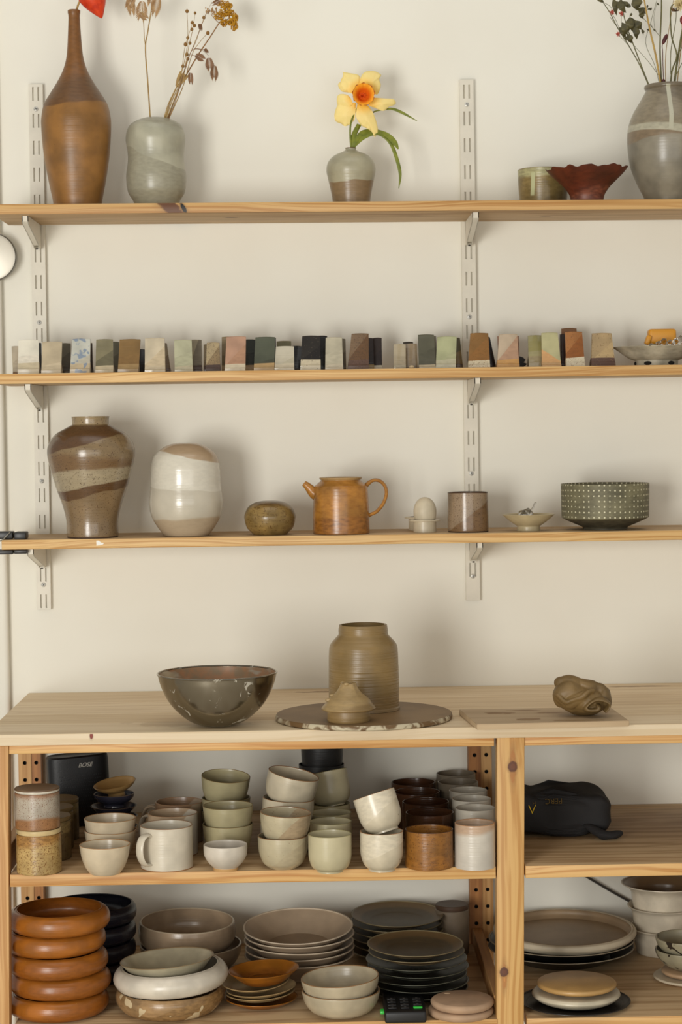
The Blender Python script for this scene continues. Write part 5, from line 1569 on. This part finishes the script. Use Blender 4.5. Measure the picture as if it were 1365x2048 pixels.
# ================================================================ black spring clamp on the lowest wall shelf
xc = P(24, 1075, SHELF_FRONT).x
zt = shelf_z(3, xc); zb = zt - THK[3]; u = U(SHELF_FRONT)
cl = thing('spring_clamp', 'black plastic spring clamp gripping the left end of the lowest shelf', 'clamp', (xc, SHELF_FRONT + .028, zt))
mb = plain('clamp_black', (34, 33, 32), .4)
for nm, x0, x1, z0, z1, y0, y1 in (('pad', 2, 26, .0004, .0135, -.018, .018), ('jaw', -40, -1, .0010, .0145, -.014, .014),
                                   ('pad', 1, 28, zb - zt - .0085, zb - zt - .0004, -.018, .018), ('jaw', -40, -1, zb - zt - .0095, zb - zt - .0012, -.014, .014)):
    bm = bmesh.new(); bevel_box(bm, x0 * u, x1 * u, y0, y1, z0, z1, .0022, 2)
    link(nm, bm, mb, cl, sharp=.7)
bm = bmesh.new(); sweep(bm, [Vector(p) * u for p in spline([(-5, -18, 15), (-12, -26, 8), (-20, -30, 0), (-34, -30, -4)], 5)], 1.3 * u, 1, 8)
link('wire_spring', bm, plain('clamp_wire', (168, 164, 150), .3, 1.0), cl)

# ================================================================ flowers
def stem_bm(pts, Ys, r, o, n=4, asp=1, taper=.7):
    if not isinstance(Ys, (list, tuple)): Ys = [Ys] * len(pts)
    sp_ = spline([P(a, b, y) - o for (a, b), y in zip(pts, Ys)], n)
    bm = bmesh.new()
    L = len(sp_)
    sweep(bm, sp_, [r * (1 - (1 - taper) * i / (L - 1)) for i in range(L)], asp, 7)
    return bm


def blade_bm(pts, widths, Ys, o, thick=.16, n=5, up=(0, 1, 0)):
    """leaf: flat tapering strip with a rounded section"""
    if not isinstance(Ys, (list, tuple)): Ys = [Ys] * len(pts)
    sp_ = spline([P(a, b, y) - o for (a, b), y in zip(pts, Ys)], n)
    wv = [w.x for w in spline([(w, k, 0) for k, w in enumerate(widths)], n)]
    uu = U(Ys[0])
    bm = bmesh.new()
    sweep(bm, sp_, [max(w, .15) * uu for w in wv], thick, 10, up=up)
    return bm


# daffodil
YD = -0.112
o = P(704, 300, YD); u = U(YD)
daf = thing('daffodil', 'yellow daffodil with an orange trumpet in the small bud vase', 'flower', o)
n = NT('petal_yellow')
rr = n.m('SQRT', n.m('ADD', n.m('MULTIPLY', n.m('SUBTRACT', n.x, (P(727, 192, YD) - o).x), n.m('SUBTRACT', n.x, (P(727, 192, YD) - o).x)),
                     n.m('MULTIPLY', n.m('SUBTRACT', n.z, (P(727, 192, YD) - o).z), n.m('SUBTRACT', n.z, (P(727, 192, YD) - o).z))))
n.l(n.mix(n.rng(rr, 18 * u, 42 * u), lin((248, 194, 62)), lin((248, 223, 144))), n.bsdf.inputs['Base Color'])
n.bsdf.inputs['Roughness'].default_value = .55
n.bsdf.inputs['Subsurface Weight'].default_value = .2
n.bsdf.inputs['Subsurface Radius'].default_value = (.004, .003, .001)
n.bump(n.noise(n.scale(60, 60, 60), 2, 3), .2, .001)
M_PETAL = n.mat
ctr = Vector((565, 465))
petals = [
    ([(300, 155), (400, 172), (510, 200), (520, 290), (490, 400), (440, 440), (380, 420), (320, 380), (275, 310), (275, 260), (300, 210)], 0.0015),
    ([(520, 400), (518, 280), (545, 200), (600, 150), (700, 142), (770, 170), (800, 200), (775, 250), (795, 325), (770, 420), (740, 450), (680, 430), (600, 440)], 0.0),
    ([(640, 500), (720, 490), (850, 500), (965, 512), (985, 575), (900, 610), (850, 655), (790, 655), (710, 620), (640, 590)], 0.0018),
    ([(490, 560), (475, 680), (480, 760), (540, 850), (620, 895), (680, 940), (715, 1005), (755, 930), (745, 830), (700, 700), (640, 610), (570, 560)], -0.0012),
    ([(470, 560), (465, 680), (455, 770), (400, 830), (330, 862), (280, 830), (205, 795), (190, 710), (215, 620), (250, 570), (380, 550)], 0.0005),
    ([(430, 560), (400, 620), (320, 625), (250, 600), (222, 560), (225, 480), (260, 445), (330, 445), (390, 480)], -0.0025),
    ([(440, 430), (340, 420), (280, 405), (240, 340), (245, 300), (275, 290), (310, 350), (400, 400)], 0.0045)]
for outl, dy in petals:
    pts = spline([(a, b, 0) for a, b in outl + outl[:1]], 5)[:-1]
    cen = sum((Vector((p.x, p.y)) for p in pts), Vector((0, 0))) / len(pts)
    far = max((Vector((p.x, p.y)) - ctr).length for p in pts)
    def pos(q, f, back):
        px, py = 640 + q.x / 6.5, 120 + q.y / 6.5
        d = (Vector((q.x, q.y)) - ctr).length / far
        yy = YD + dy + .010 * d * d - .0035 * (1 - f) * 1.6 + .0015 * noise.noise(Vector((q.x * .02, q.y * .02, 3))) + (.0009 if back else 0)
        return P(px, py, yy) - o
    bm = bmesh.new()
    allr = []
    for back in (0, 1):
        rings = []
        for f in (1, .8, .55, .3):
            rings.append([bm.verts.new(pos(cen + (Vector((p.x, p.y)) - cen) * f, f, back)) for p in pts])
        cv = bm.verts.new(pos(cen, 0, back))
        N = len(pts)
        for A, B in zip(rings, rings[1:]):
            for k in range(N): bm.faces.new((A[k], A[(k + 1) % N], B[(k + 1) % N], B[k]))
        for k in range(N): bm.faces.new((rings[-1][k], rings[-1][(k + 1) % N], cv))
        allr.append(rings[0])
    for k in range(N): bm.faces.new((allr[0][k], allr[0][(k + 1) % N], allr[1][(k + 1) % N], allr[1][k]))
    link('petal', bm, M_PETAL, daf, sharp=1.2)
n = NT('trumpet_orange')
rad = n.m('SQRT', n.m('ADD', n.m('MULTIPLY', n.x, n.x), n.m('MULTIPLY', n.y, n.y)))
c = n.mix(n.rng(rad, 10 * u, 20 * u), lin((230, 112, 18)), lin((248, 170, 40)))
c = n.mix(n.rng(n.m('ADD', rad, n.m('MULTIPLY', n.noise(n.obj, 300, 2), .003)), 22.6 * u, 23.4 * u), c, lin((150, 50, 12)))
n.l(c, n.bsdf.inputs['Base Color']); n.bsdf.inputs['Roughness'].default_value = .5
bm = bmesh.new()
def ruf(r, z, a):
    k = max(0, (r - 12 * u) / (10 * u))
    return r * (1 + .035 * k * math.sin(9 * a) + .02 * k * math.sin(17 * a + 1)), z + .0012 * k * math.sin(12 * a)
lathe(bm, [(0, -.004), (7 * u, -.003), (10 * u, .003), (13 * u, .010), (17 * u, .0165), (21 * u, .020), (22 * u, .0205), (21.6 * u, .0195), (17.5 * u, .0150), (14 * u, .009), (11 * u, .002), (8 * u, -.005), (0, -.006)], 72, ruf)
tq = P(727, 192, YD - .004) - o
link('trumpet', bm, n.mat, daf, tq, (math.radians(90), 0, 0), sharp=1.2)
ms = plain('stamen_orange', (214, 84, 20), .5)
for a in range(6):
    bm = bmesh.new(); r = 5.0 * u
    sweep(bm, spline([(0, 0, -.002), (r * .5 * math.cos(a * 1.05), r * .5 * math.sin(a * 1.05), .005), (r * 1.2 * math.cos(a * 1.05), r * 1.2 * math.sin(a * 1.05), .0095)], 3), [.0009] * 4 + [.0016, .0018, .001], .8, 6)
    link('stamen', bm, ms, daf, tq + Vector((-2 * u, 0, -1 * u)), (math.radians(90), 0, 0))
def leafmat(nm, c1, c2):
    n = NT(nm)
    n.l(n.mix(n.rng(n.noise(n.obj, 90, 3), .3, .7), lin(c1), lin(c2)), n.bsdf.inputs['Base Color']); n.bsdf.inputs['Roughness'].default_value = .5
    return n.mat
ML = leafmat('daffodil_green', (128, 134, 34), (98, 108, 26))
link('stem', stem_bm([(704, 305), (701, 272), (702.5, 245), (712, 222), (722, 205)], [YD, YD, YD, YD + .006, YD + .008], 2.2 * u, o), ML, daf)
link('leaf', blade_bm([(706, 306), (706, 285), (709, 268), (717, 248)], [2, 4.5, 5, 2.5], [YD, YD, YD + .004, YD + .010], o), ML, daf)
link('leaf', blade_bm([(705.5, 306), (706.5, 298), (711, 284), (724, 268), (740, 262), (757, 263), (776, 271), (790, 285), (797, 298)], [1.0, 1.4, 4.0, 6, 5, 4, 5, 5, 1.5], [YD, YD, YD, YD + .006, YD + .012, YD + .008, YD, YD - .006, YD - .01], o), ML, daf)
link('leaf', blade_bm([(706, 306), (707.5, 298), (712.5, 289), (728, 275), (748, 268), (764, 271), (782, 287), (794, 317), (801, 349), (798, 377)], [1.2, 1.8, 3, 4, 3, 2.6, 3.4, 3.6, 3.0, .6], [YD - .002, YD - .002, YD, YD + .004, YD + .008, YD + .004, YD, YD - .004, YD - .006, YD - .006], o), ML, daf)
link('leaf', blade_bm([(706, 306), (712, 270), (728, 240), (746, 225), (763, 220), (785, 218), (806, 226), (835, 242)], [1, 2, 2, 1.6, 1.5, 2.6, 2.8, .5], [YD + .003, YD + .01, YD + .016, YD + .02, YD + .02, YD + .016, YD + .012, YD + .01], o), ML, daf)

# physalis lantern in the tall bottle
YB = -.115
o = P(151, 62, YB); u = U(YB)
ph = thing('physalis_flower', 'dried stem with an orange-red lantern husk in the tall brown bottle', 'flower', o)
MST = leafmat('dry_stem', (178, 146, 84), (142, 110, 56))
link('stem', stem_bm([(151, 62), (151.5, 30), (158, 6), (170, -14), (184, -26)], YB, 2.4 * u, o), MST, ph)
bm = bmesh.new()
def ribs(r, z, a): return r * (1 + .07 * abs(math.sin(2.5 * a)) ** .6), z
pr = spline([(0.01, 0, 0), (4, 4, 0), (12, 16, 0), (22, 34, 0), (27, 52, 0), (23, 66, 0), (10, 73, 0), (.01, 72, 0)], 4)
lathe(bm, [(max(p.x, 0) * u if p.x > .02 else 0, p.y * u) for p in pr], 50, ribs)
link('lantern_husk', bm, leafmat('husk_red', (222, 66, 12), (196, 44, 8)), ph, P(204, 37, YB) - o, (0, math.radians(-22), 0), sharp=1.2)

# dried stems in the gourd vase
YG = -.112
MOAT = leafmat('oat_tan', (186, 150, 104), (146, 110, 70))
MOATD = leafmat('oat_brown', (150, 110, 74), (112, 78, 50))
def spikelet(parent, px, py, ang, ln, wd, mat, Y, o):
    """flat seed head of overlapping bracts"""
    bm = bmesh.new(); u_ = U(Y)
    for k in range(12):
        s = k / 11
        oval = math.sin(math.pi * (.18 + .70 * s))
        for sd in (-1, 1):
            b = Vector((0, sd * .0007, -s * ln * u_ * .70))
            e = (.20 + .16 * s) * ln * u_
            t = b + Vector((sd * wd * u_ * oval, sd * .0012 * (1 + k % 2), -e))
            mid_ = b * .5 + t * .5 + Vector((sd * 1.3 * u_, 0, 1.0 * u_))
            sweep(bm, [b, mid_, t], [.35 * u_, 1.5 * u_, .08 * u_], .35, 5)
    m = bm
    return link('spikelet', bm, mat, parent, P(px, py, Y) - o, (0, math.radians(ang), random.uniform(-.2, .2)))
o = P(301.4, 244, YG); u = U(YG)
oat = thing('oat_grass', 'single tall dried oat grass stem in the gourd vase', 'dried grass', o)
link('stem', stem_bm([(301.4, 246), (296, 166), (291, 97), (296, 63), (306, 0), (310, -30)], YG, 1.5 * u, o), MST, oat)
link('branch', stem_bm([(291, 92), (289, 74), (287, 38), (284, 4)], YG - .002, .8 * u, o), MST, oat)
for a in ((258, -12, 8, 44, 10), (285, 2, -6, 40, 13), (279, 27, 55, 20, 7), (268, -4, -35, 26, 9), (318, -10, -14, 44, 10), (308, -16, -18, 30, 8)):
    spikelet(oat, a[0], a[1], -a[2], a[3], a[4], MOAT, YG - .003, o)

o = P(331, 244, YG); 
flx = thing('flax_bunch', 'bunch of dried flax stems with round seed heads in the gourd vase', 'dried flowers', o)
ps = [[(326, 246), (337, 208), (354, 172), (362, 150), (372, 110), (376, 75), (374.5, 24)], [(329, 246), (345, 200), (358, 172), (368, 146), (378, 92), (385, 62), (390.5, 27)],
      [(331, 246), (349, 200), (363, 165), (376, 120), (392, 80), (407, 40), (416, 20)], [(334, 246), (352, 206), (368, 168), (384, 110), (400, 84), (416, 66)], [(328, 246), (340, 206), (356, 168), (364, 140), (370, 96), (384, 50)]]
for k, q in enumerate(ps):
    link('stem', stem_bm(q, YG + .003 * (k - 2), 1.15 * u, o, taper=.35), MST, flx)
for k, (a, b, r) in enumerate(((758, 118, 19), (842, 138, 15), (812, 238, 18), (835, 268, 19), (809, 308, 17), (765, 397, 17), (742, 466, 20), (788, 453, 17), (756, 572, 20), (768, 618, 16), (715, 695, 18), (935, 185, 18), (977, 347, 20))):
    bm = bmesh.new(); ball(bm, (0, 0, 0), r / 5.25 * u, 2, (1, 1, 1.08))
    bm2 = bm; sweep(bm2, [(0, 0, r / 5.25 * u * .9), (0, 0, r / 5.25 * u * 1.5)], [.5 * u, .1 * u], 1, 5)
    link('seed_head', bm, leafmat('flax_seed', (168, 122, 44), (128, 88, 30)) if k == 0 else bpy.data.materials['flax_seed'], flx, P(230 + a / 5.25, b / 5.25, YG + .003 * (k % 3 - 1)) - o)
for (a, b, c_, d) in ((352, 172, 362, 142), (358, 172, 370, 148), (354, 174, 378, 150), (360, 172, 366, 146)):
    link('husk', blade_bm([(a, b), ((a + c_) / 2, (b + d) / 2), (c_, d)], [1, 3.2, 1.4], YG - .004, o), MST, flx)

o = P(332, 246, YG + .011)
yar = thing('yarrow_flower', 'dried golden yarrow flower leaning right from the gourd vase', 'dried flower', o)
YY = YG + .011
link('stem', stem_bm([(332, 248), (347, 206), (363, 168), (394, 114), (420, 75), (438.6, 46)], YY, 1.6 * u, o), leafmat('yarrow_stem', (156, 112, 60), (124, 86, 44)), yar)
for q in ([(438.6, 46), (430, 38), (422, 28)], [(438.6, 46), (446, 36), (452, 26)], [(438.6, 46), (452, 44), (466, 52), (472, 58)], [(438.6, 46), (456, 38), (468, 36)]):
    link('branch', stem_bm(q, YY, .8 * u, o), bpy.data.materials['yarrow_stem'], yar)
MY = leafmat('yarrow_gold', (206, 156, 30), (164, 112, 16))
for (a, b, rx, rz) in ((1140, 45, 70, 40), (1195, 65, 40, 30), (1100, 165, 60, 45), (1160, 120, 70, 45), (1215, 150, 55, 55), (1265, 190, 30, 35), (1150, 240, 40, 35), (1225, 235, 45, 35), (1255, 275, 35, 45)):
    bm = bmesh.new()
    for k in range(90):
        t = random.random() * 6.283; q = math.sqrt(random.random())
        ball(bm, (q * rx / 5.25 * u * math.cos(t), random.uniform(-.005, .005), q * rz / 5.25 * u * math.sin(t)), random.uniform(1.2, 2.1) * u, 1)
    fl = link('floret_cluster', bm, MY, yar, P(230 + a / 5.25, b / 5.25, YY - .004) - o); fl['kind'] = 'stuff'
bm = bmesh.new()
for k in range(26):
    ball(bm, (random.uniform(-11, 11) * u, random.uniform(-.004, .004), random.uniform(-6, 6) * u), random.uniform(1, 2) * u, 1, (1, 1, 1.6))
fl = link('floret_cluster', bm, MOAT, yar, P(423, 22, YY - .004) - o); fl['kind'] = 'stuff'; fl['label'] = 'faded tan floret cluster'

o = P(333, 246, YG - .008)
dr = thing('brown_grass', 'thin drooping brown grass stem with feathery spikelets in the gourd vase', 'dried grass', o)
link('stem', stem_bm([(333, 248), (352, 200), (366, 150), (378, 112), (388, 98), (400, 98), (412, 100)], YG - .008, .7 * u, o), MOATD, dr)
for q in ([(378, 112), (392, 84), (400, 60), (412, 30), (424, 4)], [(382, 110), (396, 112), (402, 114)], [(388, 98), (404, 100), (418, 112)], [(372, 130), (376, 140), (380, 148)]):
    link('branch', stem_bm(q, YG - .008, .45 * u, o), MOATD, dr)
for a in ((392, 110, -60, 20, 8), (418, 116, -6, 26, 9), (429, 131, 2, 30, 9), (381, 146, -2, 22, 5), (400, 48, -10, 14, 4), (410, 98, -40, 10, 3), (440, 0, 60, 18, 4)):
    spikelet(dr, a[0], a[1], a[2], a[3], a[4], MOATD, YG - .008, o)

# bouquet in the large vase
YV = -.112
u = U(YV)
def zp(a, b): return (1180 + a / 7.38, b / 7.38)
MLV = leafmat('dark_leaf', (92, 84, 44), (62, 58, 32))
MGS = leafmat('green_stem', (104, 98, 48), (78, 74, 36))
MGO = leafmat('straw_stalk', (186, 152, 72), (158, 122, 54))
MPK = leafmat('pink_bloom', (214, 124, 104), (190, 92, 82))
MDR = leafmat('dark_red_bud', (92, 26, 24), (64, 16, 18))
def bstem(label, zpts, r, mat, dY=0, cat='dried flower', name='dried_flower'):
    pts = [zp(*q) for q in zpts]
    pts[0] = (pts[0][0] + (1340 - pts[0][0]) * .25, pts[0][1] + 26)
    o = P(pts[0][0], pts[0][1], YV + dY)
    t = thing(name, label, cat, o)
    link('stem', stem_bm(pts, YV + dY, r * u, o), mat, t)
    return t, o
def leaf(parent, o, a, b, c_, d, w, mat, Y):
    p0, p1 = zp(a, b), zp(c_, d)
    mx, my = (p0[0] + p1[0]) / 2 + 1.0, (p0[1] + p1[1]) / 2
    bm = blade_bm([p0, ((p0[0] * .7 + p1[0] * .3) + .8, p0[1] * .7 + p1[1] * .3), (mx, my), (p0[0] * .3 + p1[0] * .7, p0[1] * .3 + p1[1] * .7), p1], [.4, w, w * 1.1, w * .7, .2], [Y, Y - .003, Y - .005, Y - .003, Y + .003], o, .12, 4)
    link('leaf', bm, mat, parent)
t, o = bstem('leafy dried branch with dark olive leaves leaning left in the large vase', [(895, 1290), (780, 1010), (640, 640), (560, 420), (500, 200), (470, -40)], 1.3, MGS, -.004)
for q in ((520, 40, 390, 80, 7), (400, 20, 540, 190, 6), (350, -30, 400, 230, 5), (640, -20, 720, 160, 7), (700, -30, 740, 110, 6), (720, 120, 830, 200, 6), (740, 180, 790, 280, 4.5), (500, 20, 580, 110, 4), (600, 250, 570, 470, 7), (620, 260, 650, 480, 8),
          (670, 300, 770, 440, 6), (670, 380, 700, 580, 5.5), (770, 430, 795, 510, 2.5), (480, 330, 560, 520, 6), (440, 400, 540, 560, 5), (560, 500, 620, 640, 5.5), (620, 190, 590, 250, 2), (600, 60, 540, 100, 4), (520, 540, 560, 600, 4)):
    leaf(t, o, *q[:4], q[4] * 1.12, MLV, YV - .006 + random.uniform(-.006, .006))
t, o = bstem('thin dried stem with small pink blooms at the left of the large vase', [(890, 1290), (760, 1000), (570, 660), (420, 420), (300, 190), (180, 10), (120, -30)], 1.2, MGS, .012)
for (a, b, r) in ((330, 185, 50), (470, 205, 52), (420, 508, 46)):
    bm = bmesh.new()
    for k in range(12):
        an = k * 2.4; q = .25 + .75 * k / 12
        d = Vector((math.cos(an) * q, -.6 + .3 * q, math.sin(an) * q)).normalized()
        sweep(bm, [Vector((0, 0, 0)), d * r / 7.38 * u * .6, d * r / 7.38 * u], [.4 * u, 1.3 * u, .2 * u], .4, 5)
    link('bloom', bm, MPK, t, P(*zp(a, b), YV + .012) - o)
for q in ([(420, 508), (500, 590), (580, 680)], [(330, 200), (400, 320), (450, 470)], [(470, 220), (470, 330), (500, 470)], [(300, 250), (400, 390), (450, 470)], [(180, 20), (300, 90), (340, 160)]):
    link('branch', stem_bm([zp(*w) for w in q], YV + .003, .5 * u, o), MGS, t)
leaf(t, o, 210, 20, 110, 0, 3, MLV, YV)
t, o = bstem('straight straw-coloured stalk slanting up from the large vase', [(1050, 1260), (985, 860), (900, 480), (850, 230), (800, -40)], 2.1, MGO, -.008, 'dried grass', 'dried_stalk')
t, o = bstem('upright brown-green stalk beside the straw-coloured one in the large vase', [(1040, 1265), (1045, 900), (1042, 600), (1060, 200), (1062, -40)], 1.9, MGS, -.004, 'dried grass', 'dried_stalk')
for q in ([(1020, 1115), (870, 910), (700, 720), (620, 620)], [(1050, 550), (940, 420), (800, 275), (740, 190)]):
    link('branch', stem_bm([zp(*w) for w in q], YV - .002, .55 * u, o), MGS, t)
t, o = bstem('thin stem with a dark red bud in the large vase', [(1080, 1250), (1085, 1000), (1080, 760), (1075, 670), (1120, 560)], .9, MDR, -.01)
bm = bmesh.new(); ball(bm, (0, 0, 0), 5.2 * u, 2, (.8, .8, 2.2)); link('bud', bm, MDR, t, P(*zp(1112, 578), YV - .01) - o, (0, math.radians(24), 0))
bm = bmesh.new(); ball(bm, (0, 0, 0), 4 * u, 2, (.9, .9, 1.5)); link('bud', bm, MDR, t, P(*zp(1092, 1205), YV - .012) - o)
t, o = bstem('pale thin grass stem rising behind the dark red bud', [(1110, 1255), (1120, 900), (1150, 600), (1180, 380), (1230, 60), (1250, -40)], .8, MST, .01, 'dried grass')
t, o = bstem('green forked stem with a white strawflower in the large vase', [(1180, 1265), (1215, 1060), (1290, 820), (1215, 560), (1195, 300), (1200, 120), (1240, 60)], 1.7, MGS, .0)
link('branch', stem_bm([zp(*w) for w in ((1200, 1100), (1200, 760), (1270, 330), (1280, 170), (1275, 120))], YV, .9 * u, o), MGS, t)
bm = bmesh.new()
for k in range(40):
    an = k * 2.4; q = math.sqrt(k / 40)
    d = Vector((math.cos(an) * q, -.8 + .5 * q, math.sin(an) * q + .3)).normalized()
    sweep(bm, [Vector((0, 0, 0)), d * 9 * u, d * 16 * u], [.6 * u, 3.2 * u, .4 * u], .3, 6)
link('bloom', bm, leafmat('straw_white', (226, 212, 170), (206, 188, 140)), t, P(*zp(1330, 75), YV) - o)
bm = bmesh.new()
for k in range(16):
    an = k * .4
    sweep(bm, [Vector((0, 0, 0)), Vector((6 * math.cos(an), 6 * math.sin(an), 2)) * u, Vector((11 * math.cos(an), 9 * math.sin(an), 6)) * u], [1 * u, 2 * u, .3 * u], .4, 5)
link('calyx', bm, leafmat('calyx_brown', (110, 78, 36), (76, 52, 26)), t, P(*zp(1270, 165), YV) - o)
t, o = bstem('thick olive stem at the far right of the large vase', [(1240, 1270), (1280, 1020), (1330, 700), (1365, 480), (1420, 200), (1460, -40)], 2.4, MGS, .006, 'dried grass', 'dried_stalk')
for q in ([(1330, 760), (1420, 620), (1500, 520)], [(1290, 1090), (1380, 900), (1440, 760)]):
    link('branch', stem_bm([zp(*w) for w in q], YV + .006, .8 * u, o), MGS, t)
t, o = bstem('stem with a dull red bloom cut by the right edge', [(1300, 1270), (1330, 900), (1370, 560), (1360, 320)], 1.1, MST, .012)
bm = bmesh.new(); ball(bm, (0, 0, 0), 5.5 * u, 2, (.8, .8, 1.5)); link('bloom', bm, leafmat('dull_red', (150, 52, 44), (112, 36, 34)), t, P(*zp(1365, 295), YV + .012) - o)
t, o = bstem('bare wiry twig with tiny dark buds in the large vase', [(1030, 1262), (975, 1000), (830, 640), (900, 350), (960, 120), (1000, -20)], .55, MGS, .012, 'dried twig', 'dried_twig')
for q in ((880, 130), (1010, 60), (960, 445), (870, 440), (855, 95), (905, 135)):
    bm = bmesh.new(); ball(bm, (0, 0, 0), 2.4 * u, 1, (1.6, .7, .8)); link('bud', bm, MLV, t, P(*zp(*q), YV + .012) - o, (0, random.random() * 3, 0))
link('branch', stem_bm([zp(*w) for w in ((900, 350), (960, 440), (950, 250), (990, 60))], YV + .012, .4 * u, o), MGS, t)
